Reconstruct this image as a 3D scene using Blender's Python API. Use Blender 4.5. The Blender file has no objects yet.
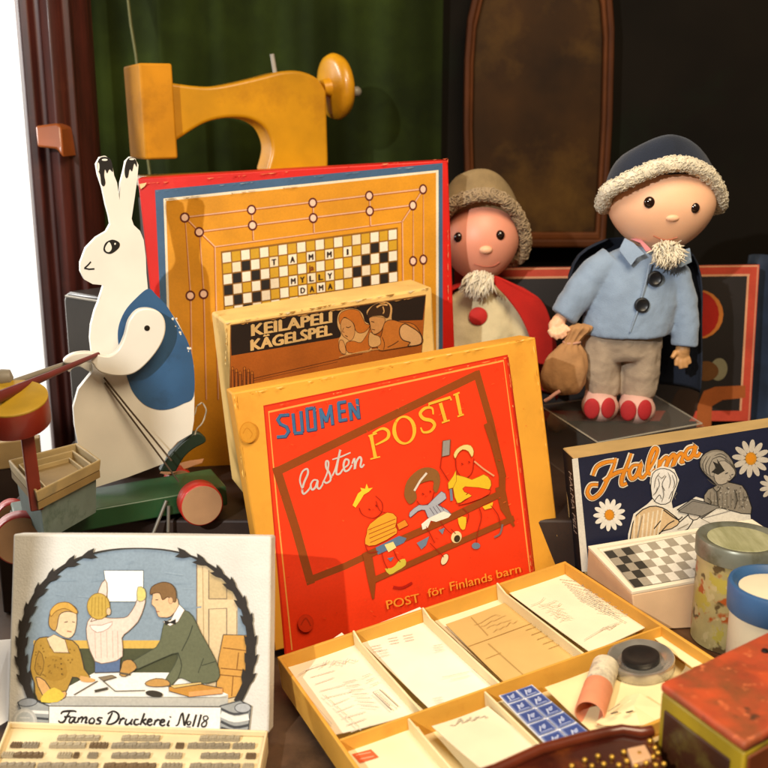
import bpy, bmesh, math, random
from mathutils import Vector, Matrix, noise
random.seed(7)
V = Vector
SC = bpy.context.scene
COL = SC.collection
rad = math.radians

# ------------------------------------------------------------------ camera model
F_PX, PITCH, CAM = 1000.0, rad(14), V((0, 0, .55))
RIGHT = V((1, 0, 0)); DOWN = V((0, -math.sin(PITCH), -math.cos(PITCH))); FWD = V((0, math.cos(PITCH), -math.sin(PITCH)))
def ray(px, py): return FWD + RIGHT * ((px - 384) / F_PX) + DOWN * ((py - 384) / F_PX)
def P(px, py, d): return CAM + ray(px, py) * d               # a point at depth d
def PZ(px, py, z):                                           # a point on the level plane z
    r = ray(px, py); return CAM + r * ((z - CAM.z) / r.z)

# ------------------------------------------------------------------ colour + materials
def lin(c): return c / 12.92 if c <= .04045 else ((c + .055) / 1.055) ** 2.4
def hx(s, k=1.0):
    s = s.lstrip('#'); return tuple(min(1, lin(int(s[i:i + 2], 16) / 255) * k) for i in (0, 2, 4))
def new_mat(name):
    m = bpy.data.materials.new(name); m.use_nodes = True
    nt = m.node_tree; return m, nt, nt.nodes['Principled BSDF']
def mat(name, col, rough=.55, var=.12, scale=14, bump=.0, bscale=300, metal=0, spec=.5, alt=None, altscale=9, altlo=.55, althi=.7, sheen=0, coat=0, wave=None, sss=0):
    """one colour broken by soft noise; optional worn colour 'alt' in patches; optional fine bump"""
    m, nt, b = new_mat(name); N = nt.nodes; L = nt.links
    c = hx(col) if isinstance(col, str) else col
    tc = N.new('ShaderNodeTexCoord')
    n1 = N.new('ShaderNodeTexNoise'); n1.inputs['Scale'].default_value = scale; n1.inputs['Detail'].default_value = 6
    L.new(tc.outputs['Object'], n1.inputs['Vector'])
    mr = N.new('ShaderNodeMapRange'); mr.inputs[1].default_value = .3; mr.inputs[2].default_value = .7
    mr.inputs[3].default_value = 1 - var; mr.inputs[4].default_value = 1 + var
    L.new(n1.outputs[0], mr.inputs[0])
    mx = N.new('ShaderNodeMix'); mx.data_type = 'RGBA'; mx.blend_type = 'MULTIPLY'; mx.inputs[0].default_value = 1
    mx.inputs[6].default_value = (*c, 1)
    L.new(mr.outputs[0], mx.inputs[7])
    out = mx.outputs[2]
    if wave:                                                   # wood grain
        w = N.new('ShaderNodeTexNoise'); w.inputs['Scale'].default_value = 1; w.inputs['Detail'].default_value = 8; w.inputs['Roughness'].default_value = .65
        mp = N.new('ShaderNodeMapping'); mp.inputs['Scale'].default_value = wave[0]
        L.new(tc.outputs['Object'], mp.inputs[0]); L.new(mp.outputs[0], w.inputs['Vector'])
        r = N.new('ShaderNodeMapRange'); r.inputs[1].default_value = .38; r.inputs[2].default_value = .62; L.new(w.outputs[0], r.inputs[0])
        m3 = N.new('ShaderNodeMix'); m3.data_type = 'RGBA'; m3.inputs[7].default_value = (*hx(wave[1]), 1)
        L.new(out, m3.inputs[6]); L.new(r.outputs[0], m3.inputs[0]); out = m3.outputs[2]
    if alt:
        n2 = N.new('ShaderNodeTexNoise'); n2.inputs['Scale'].default_value = altscale; n2.inputs['Detail'].default_value = 9; n2.inputs['Roughness'].default_value = .65
        L.new(tc.outputs['Object'], n2.inputs['Vector'])
        r = N.new('ShaderNodeMapRange'); r.inputs[1].default_value = altlo; r.inputs[2].default_value = althi; L.new(n2.outputs[0], r.inputs[0])
        m2 = N.new('ShaderNodeMix'); m2.data_type = 'RGBA'; m2.inputs[7].default_value = (*hx(alt), 1)
        L.new(out, m2.inputs[6]); L.new(r.outputs[0], m2.inputs[0]); out = m2.outputs[2]
    L.new(out, b.inputs['Base Color'])
    b.inputs['Roughness'].default_value = rough; b.inputs['Metallic'].default_value = metal
    b.inputs['Specular IOR Level'].default_value = spec
    if sheen: b.inputs['Sheen Weight'].default_value = sheen; b.inputs['Sheen Roughness'].default_value = .5
    if coat: b.inputs['Coat Weight'].default_value = coat; b.inputs['Coat Roughness'].default_value = .15
    if sss:
        b.inputs['Subsurface Weight'].default_value = sss; b.inputs['Subsurface Radius'].default_value = (.012, .006, .003); b.inputs['Subsurface Scale'].default_value = .6
    if bump:
        n3 = N.new('ShaderNodeTexNoise'); n3.inputs['Scale'].default_value = bscale; n3.inputs['Detail'].default_value = 4
        L.new(tc.outputs['Object'], n3.inputs['Vector'])
        bp = N.new('ShaderNodeBump'); bp.inputs['Strength'].default_value = bump; bp.inputs['Distance'].default_value = .001
        L.new(n3.outputs[0], bp.inputs['Height']); L.new(bp.outputs[0], b.inputs['Normal'])
    return m
def print_mat(name, rough=.6, age=.12, fine=.06, spec=.3):
    """printed ink: the colour is stored per face, paper ageing and grain over it"""
    m, nt, b = new_mat(name); N = nt.nodes; L = nt.links
    at = N.new('ShaderNodeAttribute'); at.attribute_name = 'ink'
    tc = N.new('ShaderNodeTexCoord'); last = at.outputs['Color']
    for sc, am in ((22, age), (420, fine)):
        n = N.new('ShaderNodeTexNoise'); n.inputs['Scale'].default_value = sc; n.inputs['Detail'].default_value = 5
        L.new(tc.outputs['Object'], n.inputs['Vector'])
        r = N.new('ShaderNodeMapRange'); r.inputs[1].default_value = .3; r.inputs[2].default_value = .7; r.inputs[3].default_value = 1 - am; r.inputs[4].default_value = 1 + am
        L.new(n.outputs[0], r.inputs[0])
        mx = N.new('ShaderNodeMix'); mx.data_type = 'RGBA'; mx.blend_type = 'MULTIPLY'; mx.inputs[0].default_value = 1
        L.new(last, mx.inputs[6]); L.new(r.outputs[0], mx.inputs[7]); last = mx.outputs[2]
    L.new(last, b.inputs['Base Color']); b.inputs['Roughness'].default_value = rough; b.inputs['Specular IOR Level'].default_value = spec
    return m

# ------------------------------------------------------------------ objects
def thing(name, label, cat, loc, group=None):
    o = bpy.data.objects.new(name, None); COL.objects.link(o); o.empty_display_size = .02
    o.location = loc; o['label'] = label; o['category'] = cat
    if group: o['group'] = group
    return o
class MB:
    def __init__(s): s.v = []; s.f = []; s.mi = []; s.ink = []; s.usecol = False
    def add(s, vs, fs, mi=0):
        k = len(s.v); s.v += [V(v) for v in vs]
        for f in fs: s.f.append([i + k for i in f]); s.mi.append(mi); s.ink.append((1, 1, 1))
    def prism(s, A, B, mi=0, side=None):
        n = len(A); s.add(list(A) + list(B), [list(range(n)), list(range(2 * n - 1, n - 1, -1))], mi)
        k = len(s.v) - 2 * n
        for i in range(n):
            j = (i + 1) % n; s.f.append([k + j, k + i, k + n + i, k + n + j]); s.mi.append(mi if side is None else side); s.ink.append((1, 1, 1))
    def box(s, c, ax, h, mi=0):
        c = V(c); u, v, w = [V(a) for a in ax]
        f = lambda z: [c + u * (a * h[0]) + v * (b * h[1]) + w * (z * h[2]) for a, b in ((-1, -1), (1, -1), (1, 1), (-1, 1))]
        s.prism(f(1), f(-1), mi)
    def tube(s, pts, r, seg=10, mi=0, cap=True):
        pts = [V(p) for p in pts]; n = len(pts)
        if not isinstance(r, (list, tuple)): r = [r] * n
        t = [(pts[min(i + 1, n - 1)] - pts[max(i - 1, 0)]).normalized() for i in range(n)]
        a = t[0].orthogonal().normalized(); vs = []; 
        for i in range(n):
            a = (a - t[i] * a.dot(t[i])); a = a.normalized() if a.length > 1e-9 else t[i].orthogonal().normalized()
            b = t[i].cross(a)
            vs += [pts[i] + (a * math.cos(q) + b * math.sin(q)) * r[i] for q in [2 * math.pi * k / seg for k in range(seg)]]
        fs = [[i * seg + k, i * seg + (k + 1) % seg, (i + 1) * seg + (k + 1) % seg, (i + 1) * seg + k] for i in range(n - 1) for k in range(seg)]
        if cap: fs += [list(range(seg - 1, -1, -1)), [(n - 1) * seg + k for k in range(seg)]]
        s.add(vs, fs, mi)
    def loft(s, rings, mi=0, cap=True):
        n = len(rings); m = len(rings[0]); vs = [p for r in rings for p in r]
        fs = [[i * m + k, i * m + (k + 1) % m, (i + 1) * m + (k + 1) % m, (i + 1) * m + k] for i in range(n - 1) for k in range(m)]
        if cap: fs += [list(range(m - 1, -1, -1)), [(n - 1) * m + k for k in range(m)]]
        s.add(vs, fs, mi)
    def lathe(s, c, axis, prof, seg=40, mi=0, closed=False, mis=None):
        c = V(c); w = V(axis).normalized(); u = w.orthogonal().normalized(); v = w.cross(u)
        vs = []
        for r, h in prof:
            r = max(r, 1e-5)
            vs += [c + w * h + (u * math.cos(2 * math.pi * k / seg) + v * math.sin(2 * math.pi * k / seg)) * r for k in range(seg)]
        n = len(prof); k0 = len(s.v); s.v += vs
        for i in range(n - 1):
            for k in range(seg):
                s.f.append([k0 + i * seg + k, k0 + i * seg + (k + 1) % seg, k0 + (i + 1) * seg + (k + 1) % seg, k0 + (i + 1) * seg + k])
                s.mi.append(mis[i] if mis else mi); s.ink.append((1, 1, 1))
        if prof[0][0] > 1e-4: s.f.append([k0 + k for k in range(seg - 1, -1, -1)]); s.mi.append(mis[0] if mis else mi); s.ink.append((1, 1, 1))
        if prof[-1][0] > 1e-4: s.f.append([k0 + (n - 1) * seg + k for k in range(seg)]); s.mi.append(mis[-1] if mis else mi); s.ink.append((1, 1, 1))
    def ell(s, c, ax, r, seg=28, rings=18, mi=0, fn=None):
        c = V(c); u, v, w = [V(a) for a in ax]; vs = []
        for i in range(rings + 1):
            th = math.pi * i / rings
            for k in range(seg):
                ph = 2 * math.pi * k / seg
                x, y, z = math.sin(th) * math.cos(ph), math.cos(th), math.sin(th) * math.sin(ph)
                if i in (0, rings): x = z = 0; x = 1e-4 * math.cos(ph); z = 1e-4 * math.sin(ph)
                if fn: x, y, z = fn(x, y, z)
                vs.append(c + u * (x * r[0]) + v * (y * r[1]) + w * (z * r[2]))
        s.add(vs, [[i * seg + k, i * seg + (k + 1) % seg, (i + 1) * seg + (k + 1) % seg, (i + 1) * seg + k] for i in range(rings) for k in range(seg)], mi)
    def build(s, name, mats, parent=None, smooth=35, bevel=0, label=None, cat=None, group=None, kind=None, bseg=2, recalc=True, origin=None):
        root = parent
        base = V((0, 0, 0))
        while root is not None:
            base = base + root.location; root = root.parent
        if parent is None:
            if origin is not None: base = V(origin)
            else:
                lo = [min(v[i] for v in s.v) for i in range(3)]; hi = [max(v[i] for v in s.v) for i in range(3)]
                base = V(((lo[0] + hi[0]) / 2, (lo[1] + hi[1]) / 2, lo[2]))
        me = bpy.data.meshes.new(name); me.from_pydata([tuple(v - base) for v in s.v], [], s.f)
        for m in (mats if isinstance(mats, (list, tuple)) else [mats]): me.materials.append(m)
        me.polygons.foreach_set('material_index', s.mi)
        if s.usecol:
            a = me.color_attributes.new('ink', 'FLOAT_COLOR', 'CORNER'); buf = []
            for p in me.polygons:
                c = s.ink[p.index]; buf += [c[0], c[1], c[2], 1.0] * p.loop_total
            a.data.foreach_set('color', buf)
        if recalc:
            bm = bmesh.new(); bm.from_mesh(me); bmesh.ops.recalc_face_normals(bm, faces=bm.faces[:]); bm.to_mesh(me); bm.free()
        if smooth:
            me.polygons.foreach_set('use_smooth', [True] * len(me.polygons)); me.set_sharp_from_angle(angle=rad(smooth))
        me.update()
        o = bpy.data.objects.new(name, me); COL.objects.link(o)
        if parent is not None: o.parent = parent
        else: o.location = base
        if bevel:
            b = o.modifiers.new('edge', 'BEVEL'); b.width = bevel; b.segments = bseg; b.limit_method = 'ANGLE'; b.angle_limit = rad(40)
        if label: o['label'] = label
        if cat: o['category'] = cat
        if group: o['group'] = group
        if kind: o['kind'] = kind
        return o
def soften(o, voxel, smooth_it=6, disp=0, dsize=.03, lump=None):
    """weld overlapping volumes into one skin, smooth it and let it crease a little"""
    r = o.modifiers.new('weld', 'REMESH'); r.mode = 'VOXEL'; r.voxel_size = voxel; r.use_smooth_shade = True
    s = o.modifiers.new('relax', 'SMOOTH'); s.iterations = smooth_it; s.factor = .5
    if disp:
        t = bpy.data.textures.new('creases', 'CLOUDS'); t.noise_scale = dsize; t.noise_depth = 2
        d = o.modifiers.new('creases', 'DISPLACE'); d.texture = t; d.strength = disp; d.mid_level = .5; d.texture_coords = 'LOCAL'
    return o

class Frame:
    """a flat face in the world: o = its top-left corner, u right, v up, n towards the viewer"""
    def __init__(s, o, u, v): s.o = V(o); s.u = V(u).normalized(); s.v = V(v); s.v = (s.v - s.u * s.v.dot(s.u)).normalized(); s.n = s.u.cross(s.v)
    @staticmethod
    def euler(o, yaw, tilt, roll):
        y, t, r = rad(yaw), rad(tilt), rad(roll)
        M = Matrix.Rotation(y, 3, 'Z') @ Matrix(((1, 0, 0), (0, 0, -1), (0, 1, 0))) @ Matrix.Rotation(t, 3, 'X') @ Matrix.Rotation(r, 3, 'Z')
        return Frame(o, M.col[0], M.col[1])
    def uv(s, px, py):
        r = ray(px, py); t = (s.o - CAM).dot(s.n) / r.dot(s.n); q = CAM + r * t - s.o
        return (q.dot(s.u), q.dot(s.v))
    def w(s, a, b, c=0): return s.o + s.u * a + s.v * b + s.n * c
    def at(s, px, py, c=0): return s.w(*s.uv(px, py), c)
    def on(s, px, py, c=0): return s.moved(c).at(px, py)
    def ax(s): return (s.u, s.v, s.n)
    def moved(s, c): return Frame(s.o + s.n * c, s.u, s.v)

def catmull(p, k=6, closed=False):
    p = [tuple(q) for q in p]; n = len(p); out = []
    rng = range(n if closed else n - 1)
    for i in rng:
        g = (lambda j: p[j % n]) if closed else (lambda j: p[max(0, min(n - 1, j))])
        a, b, c, d = g(i - 1), g(i), g(i + 1), g(i + 2)
        for j in range(k):
            t = j / k
            out.append(tuple(.5 * (2 * b[m] + (c[m] - a[m]) * t + (2 * a[m] - 5 * b[m] + 4 * c[m] - d[m]) * t * t + (3 * b[m] - a[m] - 3 * c[m] + d[m]) * t ** 3) for m in range(len(b))))
    if not closed: out.append(p[-1])
    return out

_fonts = {}
def glyphs(txt):
    if txt in _fonts: return _fonts[txt]
    cu = bpy.data.curves.new('lettering', 'FONT'); cu.body = txt; cu.resolution_u = 3
    o = bpy.data.objects.new('lettering', cu); COL.objects.link(o)
    dg = bpy.context.evaluated_depsgraph_get(); me = bpy.data.meshes.new_from_object(o.evaluated_get(dg))
    vs = [(v.co.x, v.co.y) for v in me.vertices]; fs = [list(p.vertices) for p in me.polygons]
    bpy.data.objects.remove(o); bpy.data.curves.remove(cu); bpy.data.meshes.remove(me)
    x0 = min(v[0] for v in vs); x1 = max(v[0] for v in vs)
    _fonts[txt] = ([((x - x0) / (x1 - x0), y / .73) for x, y in vs], fs)
    return _fonts[txt]

class Art:
    """ink on a face: flat shapes traced on the face, each laid a hair above the last"""
    STEP = 1.2e-5
    def __init__(s, fr, z0=2.5e-4): s.fr = fr; s.mb = MB(); s.mb.usecol = True; s.z = z0; s.t = (0, 0, 1); s.k = 1.0
    def zoom(s, ox, oy, w): s.t = (ox, oy, w / 768); return s
    def full(s): s.t = (0, 0, 1); return s
    def px(s, p): return (s.t[0] + p[0] * s.t[2], s.t[1] + p[1] * s.t[2])
    def q(s, p): return s.fr.uv(*s.px(p))
    def col(s, c): return hx(c, s.k) if isinstance(c, str) else c
    def raw(s, uvs, faces, c):
        s.z += s.STEP; k = len(s.mb.v); s.mb.v += [s.fr.w(a, b, s.z) for a, b in uvs]
        for f in faces: s.mb.f.append([i + k for i in f]); s.mb.mi.append(0); s.mb.ink.append(s.col(c))
    def poly(s, pts, c, smooth=0, line=None, lw=1):
        if smooth: pts = catmull(pts, smooth, True)
        uv = [s.q(p) for p in pts]
        ar = sum(uv[i][0] * uv[(i + 1) % len(uv)][1] - uv[(i + 1) % len(uv)][0] * uv[i][1] for i in range(len(uv)))
        if ar < 0: uv.reverse()
        s.raw(uv, [list(range(len(uv)))], c)
        if line: s.line(list(pts) + [pts[0]], lw, line)
    def line(s, pts, w, c, smooth=0, taper=0):
        if smooth: pts = catmull(pts, smooth)
        uv = [V(s.q(p)) for p in pts]; n = len(uv)
        a = V(s.q(pts[0])); b = V(s.q((pts[0][0] + 1, pts[0][1]))); sc = (b - a).length
        ws = w if isinstance(w, (list, tuple)) else None
        vs = []
        s.z += s.STEP; k = len(s.mb.v)
        for i in range(n):
            t = uv[min(i + 1, n - 1)] - uv[max(i - 1, 0)]
            t = t.normalized() if t.length > 1e-9 else V((1, 0))
            m = V((-t.y, t.x)); f = 1
            if 0 < i < n - 1:
                d1 = (uv[i] - uv[i - 1]); d2 = (uv[i + 1] - uv[i])
                if d1.length > 1e-9 and d2.length > 1e-9: f = min(1.6, 1 / max(.35, (1 + d1.normalized().dot(d2.normalized())) / 2) ** .5)
            if ws: x = i / (n - 1) * (len(ws) - 1); j = min(int(x), len(ws) - 2); ww = ws[j] + (ws[j + 1] - ws[j]) * (x - j)
            else: ww = w
            if taper: ww = ww * (1 - taper * abs(2 * i / (n - 1) - 1) ** 2)
            h = ww * sc * .5 * f
            for sg in (1, -1):
                q = uv[i] + m * (h * sg); s.mb.v.append(s.fr.w(q.x, q.y, s.z + i * 4e-7))
        for i in range(n - 1):
            s.mb.f.append([k + 2 * i + 1, k + 2 * i + 3, k + 2 * i + 2, k + 2 * i]); s.mb.mi.append(0); s.mb.ink.append(s.col(c))
        s.z += n * 4e-7
    def ell(s, cx, cy, rx, ry, c, rot=0, seg=20, line=None, lw=1):
        cr, sr = math.cos(rad(rot)), math.sin(rad(rot))
        s.poly([(cx + rx * math.cos(t) * cr - ry * math.sin(t) * sr, cy + rx * math.cos(t) * sr + ry * math.sin(t) * cr) for t in [2 * math.pi * k / seg for k in range(seg)]], c, 0, line, lw)
    def segs(s, L, w, c, ext=.35):
        for p in L:
            (x0, y0), (x1, y1) = p; l = math.hypot(x1 - x0, y1 - y0); dx, dy = (x1 - x0) / l * w * ext, (y1 - y0) / l * w * ext
            s.line([(x0 - dx, y0 - dy), (x1 + dx, y1 + dy)], w, c)
    def text(s, txt, p0, p1, up, c, bold=0, slant=0):
        """lettering from p0 to p1 along its baseline, capitals reaching 'up'"""
        vs, fs = glyphs(txt)
        o, e, t = V(s.q(p0)), V(s.q(p1)), V(s.q((p0[0] + up[0], p0[1] + up[1])))
        x, y = e - o, t - o
        offs = [(0, 0)] if not bold else [(-bold, 0), (bold, 0), (0, 0), (0, bold * .7)]
        a = V(s.q(p0)); sc = (V(s.q((p0[0] + 1, p0[1]))) - a).length
        for dx, dy in offs:
            uv = []
            for (g, h) in vs:
                q = o + x * g + y * h; uv.append((q.x + dx * sc, q.y + dy * sc))
            s.raw(uv, fs, c)
    def rect(s, a0, b0, a1, b1, c): s.raw([(a0, b0), (a1, b0), (a1, b1), (a0, b1)], [[0, 1, 2, 3]], c)
    def scuff(s, p0, p1, n, cols, rs, w=1.6):
        """rubbed card showing along an edge from p0 to p1"""
        for i in range(n):
            f = rs.random(); x, y = p0[0] + (p1[0] - p0[0]) * f, p0[1] + (p1[1] - p0[1]) * f; l = rs.uniform(.6, 5) ; d = math.hypot(p1[0] - p0[0], p1[1] - p0[1]); dx, dy = (p1[0] - p0[0]) / d, (p1[1] - p0[1]) / d
            k = rs.uniform(.2, 1) * w; s.poly([(x - dx * l + dy * rs.uniform(-.3, .3), y - dy * l), (x - dx * l * .3 - dy * k, y - dy * l * .3 + dx * k), (x + dx * l * .5 - dy * k * rs.random(), y + dy * l * .5 + dx * k * rs.random()), (x + dx * l, y + dy * l)], rs.choice(cols))
    def build(s, name, m, parent, label=None): return s.mb.build(name, m, parent, smooth=0, label=label, recalc=False)

def slab(fr, w, h, d, inset=0):
    """a box lid seen face on: face w x h in frame fr, d deep behind it, slightly bowed edges"""
    mb = MB(); n = 10
    def ring(c, e):
        pts = []
        for i in range(n): t = i / n; pts.append(fr.w(w * t, e * math.sin(math.pi * t) * .6, c))
        for i in range(n): t = i / n; pts.append(fr.w(w + e * .4 * math.sin(math.pi * t), -h * t, c))
        for i in range(n): t = 1 - i / n; pts.append(fr.w(w * t, -h, c))
        for i in range(n): t = 1 - i / n; pts.append(fr.w(-e * .4 * math.sin(math.pi * t), -h * t, c))
        return pts
    mb.prism(ring(0, 0), ring(-d, inset)); return mb
PRINT = print_mat('printed ink'); 
PAPER = print_mat('written paper', rough=.75, age=.06, fine=.04, spec=.2)
# ------------------------------------------------------------------ setting
TIER = .12; PLAT = .05
M_table = mat('dark stained table', '#4a3626', .55, .35, 30, .25, 120, alt='#2a1d14', altscale=14)
M_tier = mat('dark display step', '#33231a', .6, .3, 20, .2, 100)
mb = MB(); mb.box((.29, .9, -.02), ((1, 0, 0), (0, 1, 0), (0, 0, 1)), (.86, .9, .02)); mb.build('table_top', M_table, kind='structure')
mb = MB(); mb.box((.24, 1.425, TIER / 2), ((1, 0, 0), (0, 1, 0), (0, 0, 1)), (.69, .345, TIER / 2 - .001)); mb.build('display_step', M_tier, kind='structure', bevel=.003)
pts = [(.236, 1.079), (.232, 1.04), (.345, .775), (.75, .775), (.75, 1.079)]
mb = MB(); mb.prism([V((x, y, PLAT)) for x, y in pts], [V((x, y, .001)) for x, y in pts]); mb.build('display_ledge', mat('brown ledge', '#5a3c24', .5, .3, 18), kind='structure', bevel=.002)
# green cloth behind, hung in soft folds
def cloth(name, x0, x1, y, z0, z1, m, amp, fr, seed):
    mb = MB(); nx, nz = 120, 30; vs = []
    for j in range(nz + 1):
        for i in range(nx + 1):
            x = x0 + (x1 - x0) * i / nx; z = z0 + (z1 - z0) * j / nz
            d = amp * noise.noise(V((x * fr, z * .8, seed))) + amp * .4 * noise.noise(V((x * fr * 3.1, z * 1.3, seed + 4)))
            vs.append((x, y + d, z))
    mb.add(vs, [[j * (nx + 1) + i, j * (nx + 1) + i + 1, (j + 1) * (nx + 1) + i + 1, (j + 1) * (nx + 1) + i] for j in range(nz) for i in range(nx)])
    return mb.build(name, m, kind='structure', smooth=180)
cloth('backdrop_cloth', -.545, .10, 1.78, -.05, 1.35, mat('olive green cloth', '#28320f', .95, .5, 6, .3, 400, alt='#1a200c', altscale=4, altlo=.4, althi=.65, spec=.1), .03, 9, 2)
mb = MB(); mb.box((.66, 1.86, .6), ((1, 0, 0), (0, 1, 0), (0, 0, 1)), (.70, .02, .75)); mb.build('backdrop_panel', mat('dark brown back panel', '#120d07', .85, .5, 4, alt='#10160a', altscale=3, spec=.15), kind='structure')
# white wall bleached by an added lamp, left of the cabinet
mb = MB(); mb.box((-1.9, 2.5, .3), ((1, 0, 0), (0, 1, 0), (0, 0, 1)), (1.55, .02, 1.9)); mb.build('wall', mat('white wall', '#f4f2ee', .8, .02), kind='structure')

# cabinet post
t = thing('cabinet_post', 'reddish brown moulded wooden cabinet post beside the white wall', 'post', (-.47, 1.46, 0))
M_post = mat('mahogany post', '#4a1d15', .5, .35, 5, .15, 80, wave=((60, 60, 4), '#2c0f0a'), alt='#5c3020', altscale=7, altlo=.58, althi=.75, coat=.1)
prof = [(-.503, 1.475), (-.503, 1.44), (-.492, 1.43), (-.477, 1.432), (-.472, 1.445), (-.462, 1.446), (-.457, 1.434), (-.440, 1.43), (-.430, 1.437), (-.424, 1.452), (-.412, 1.455), (-.408, 1.475), (-.395, 1.49), (-.395, 1.52), (-.503, 1.52)]
prof = [(-.501 + (x + .503) * .76, y) for x, y in prof]
mb = MB(); mb.prism([V((x, y, 1.25)) for x, y in prof], [V((x, y, .0)) for x, y in prof]); mb.build('moulding', M_post, t, smooth=50, bevel=.002)
c = P(48, 143, 1.40); mb = MB(); A = [P(35, 126, 1.37), P(57, 123, 1.37), P(61, 127, 1.37), P(63, 158, 1.37), P(56, 149, 1.37), P(37, 147, 1.37)]
mb.prism(A, [p + V((.004, .06, 0)) for p in A]); mb.build('catch_block', mat('varnished orange wood', '#9a5224', .35, .2, 20, coat=.4), t, bevel=.003)

mb = MB(); mb.box((-.651, .165, .36), ((1, 0, 0), (0, 1, 0), (0, 0, 1)), (.125, .02, .385)); mb.build('unseen_stile', M_post, t, bevel=.003)  # unseen stile, added and sized to shade the linen lid and rabbit
# mirror / glazed frame on the back wall
t = thing('wall_mirror', 'tall murky brown mirror in an arched wooden frame behind the dolls', 'mirror', P(540, 245, 1.68))
fr = Frame(P(465, 0, 1.70), (1, 0, 0), (0, 0, 1))
O = [(466, 246), (463, 130), (464, 60), (467, 20), (474, -10), (484, -34), (500, -52), (540, -66), (580, -52), (600, -34), (608, -8), (611, 30), (609, 120), (602, 246)]
ctr = (538, 110)
def sh(k, kb): return [(ctr[0] + (x - ctr[0]) * k, ctr[1] + (y - ctr[1]) * kb) for x, y in O]
M_fr = mat('brown varnished frame', '#4a2408', .6, .35, 12, spec=.15)
def ringprism(mb, fr, A, B, c0, c1):
    n = len(A); vs = [fr.at(*p, c1) for p in A] + [fr.at(*p, c1) for p in B] + [fr.at(*p, c0) for p in A] + [fr.at(*p, c0) for p in B]; fs = []
    for i in range(n):
        j = (i + 1) % n; fs += [[i, j, n + j, n + i], [2 * n + j, 2 * n + i, 3 * n + i, 3 * n + j], [i, 2 * n + i, 2 * n + j, j], [n + i, n + j, 3 * n + j, 3 * n + i]]
    mb.add(vs, fs)
mb = MB(); ringprism(mb, fr, O, sh(.93, .94), -.004, .03); mb.build('outer_frame', M_fr, t, smooth=20, bevel=.003)
mb = MB(); ringprism(mb, fr, sh(.935, .945), sh(.885, .895), -.004, .018); mb.build('inner_moulding', mat('light brown moulding', '#5c3010', .6, .35, 12, spec=.15), t, smooth=20, bevel=.002)
mb = MB(); I = sh(.87, .90); mb.prism([fr.at(*p, .004) for p in I], [fr.at(*p, -.003) for p in I])
mb.build('mirror_glass', mat('murky brown glass', '#301c06', .6, .5, 9, alt='#553a12', altscale=6, altlo=.48, althi=.72, spec=.12), t)  # lighter brown patches put ghost reflections into the glass colour

# a thin pale cord hanging behind the sewing machine
mb = MB(); mb.tube([P(127, -10, 1.66), P(131, 25, 1.66), P(136, 55, 1.66), P(143, 120, 1.66), P(150, 175, 1.66)], .0022, 6)
mb.build('cord', mat('faded green cord', '#6d6a3c', .8), label='thin faded cord hanging on the green cloth behind the sewing machine', cat='cord', smooth=60)

# ------------------------------------------------------------------ toy sewing machine
Y1 = mat('yellow painted wood', '#c98d10', .36, .22, 12, .15, 60, alt='#9c6410', altscale=7, altlo=.52, althi=.75, coat=.3)
t = thing('toy_sewing_machine', 'yellow painted wooden toy sewing machine behind the red game box', 'toy', (-.17, 1.42, TIER))
fm = Frame.euler(P(200, 100, 1.42), 28, 0, 1)
mb = MB()
out = catmull([(158, 82), (185, 86), (206, 87), (230, 83), (256, 77), (276, 72), (295, 72), (311, 79), (320, 92)], 4) + [(322, 158), (322, 172), (262, 172)] + catmull([(262, 168), (266, 152), (265, 140), (258, 127), (243, 119), (222, 118), (203, 122), (186, 131), (158, 150)], 4)
def rounded_prism(mb, fr, out, w):
    cx = sum(p[0] for p in out) / len(out); cy = sum(p[1] for p in out) / len(out)
    mb.prism([fr.at(*p, w) for p in out], [fr.at(*p, -w) for p in out])
rounded_prism(mb, fm, out, .024); mb.build('body', Y1, t, smooth=40, bevel=.008, bseg=4)
a, b = fm.uv(152, 64)
mb = MB(); q0 = fm.uv(148, 65); q1 = fm.uv(172, 158)
cc = fm.w(fm.uv(147, 64)[0], (q0[1] + q1[1]) / 2, 0); mb.box(cc, fm.ax(), (.0225, (q0[1] - q1[1]) * .5, .043)); mb.build('head_block', mat('orange yellow wood', '#c08014', .65, .2, 12, .15, 60, alt='#96600f', altscale=9, altlo=.55, althi=.75, spec=.2), t, bevel=.003)
c = fm.at(334, 87, 0); axw = (fm.u * 1 - fm.n * .05 + fm.v * .08).normalized()
mb = MB(); R0 = .049; mb.lathe(c - axw * .009, axw, [(.012, -.012), (.014, 0), (R0 - .012, .001), (R0 - .003, .004), (R0, .011), (R0 - .003, .019), (R0 - .012, .024), (.01, .025)], 44); mb.build('hand_wheel', Y1, t, smooth=60)
k = fm.at(350, 91, 0)
mb = MB(); mb.tube([c + axw * .01, fm.at(354, 91, 0)], .003, 8); g = mb.build('axle', mat('grey steel', '#8d8a84', .35, .1, 20, metal=.8), t)
mb = MB(); mb.lathe(fm.at(352, 92, 0), axw, [(.004, 0), (.0075, .004), (.008, .010), (.005, .014), (0, .015)], 20); mb.build('knob', mat('grey knob', '#8d877a', .4), t, smooth=60)
mb = MB(); mb.tube([fm.at(276, 78, 0), fm.at(272, 54, 0)], .0032, 10); mb.build('spool_pin', mat('steel pin', '#aaa59a', .4, metal=.3), t)
b0 = fm.at(292, 172, 0)
mb = MB(); mb.box(fm.at(235, 178, 0), fm.ax(), (.135, .008, .04)); mb.build('base_plate', Y1, t, bevel=.002)
low = min(v.z for v in [fm.at(170, 185, 0), fm.at(300, 185, 0)]) 
mb = MB(); cz = fm.at(235, 190, 0).z - .006; mb.box((fm.at(235, 190, 0).x, fm.at(235, 190, 0).y, (cz + TIER) / 2), fm.ax(), (.13, (cz - TIER) / 2 - .001, .04))
mb.build('display_block', M_tier, label='dark block lifting the yellow sewing machine', cat='display block')

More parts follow.
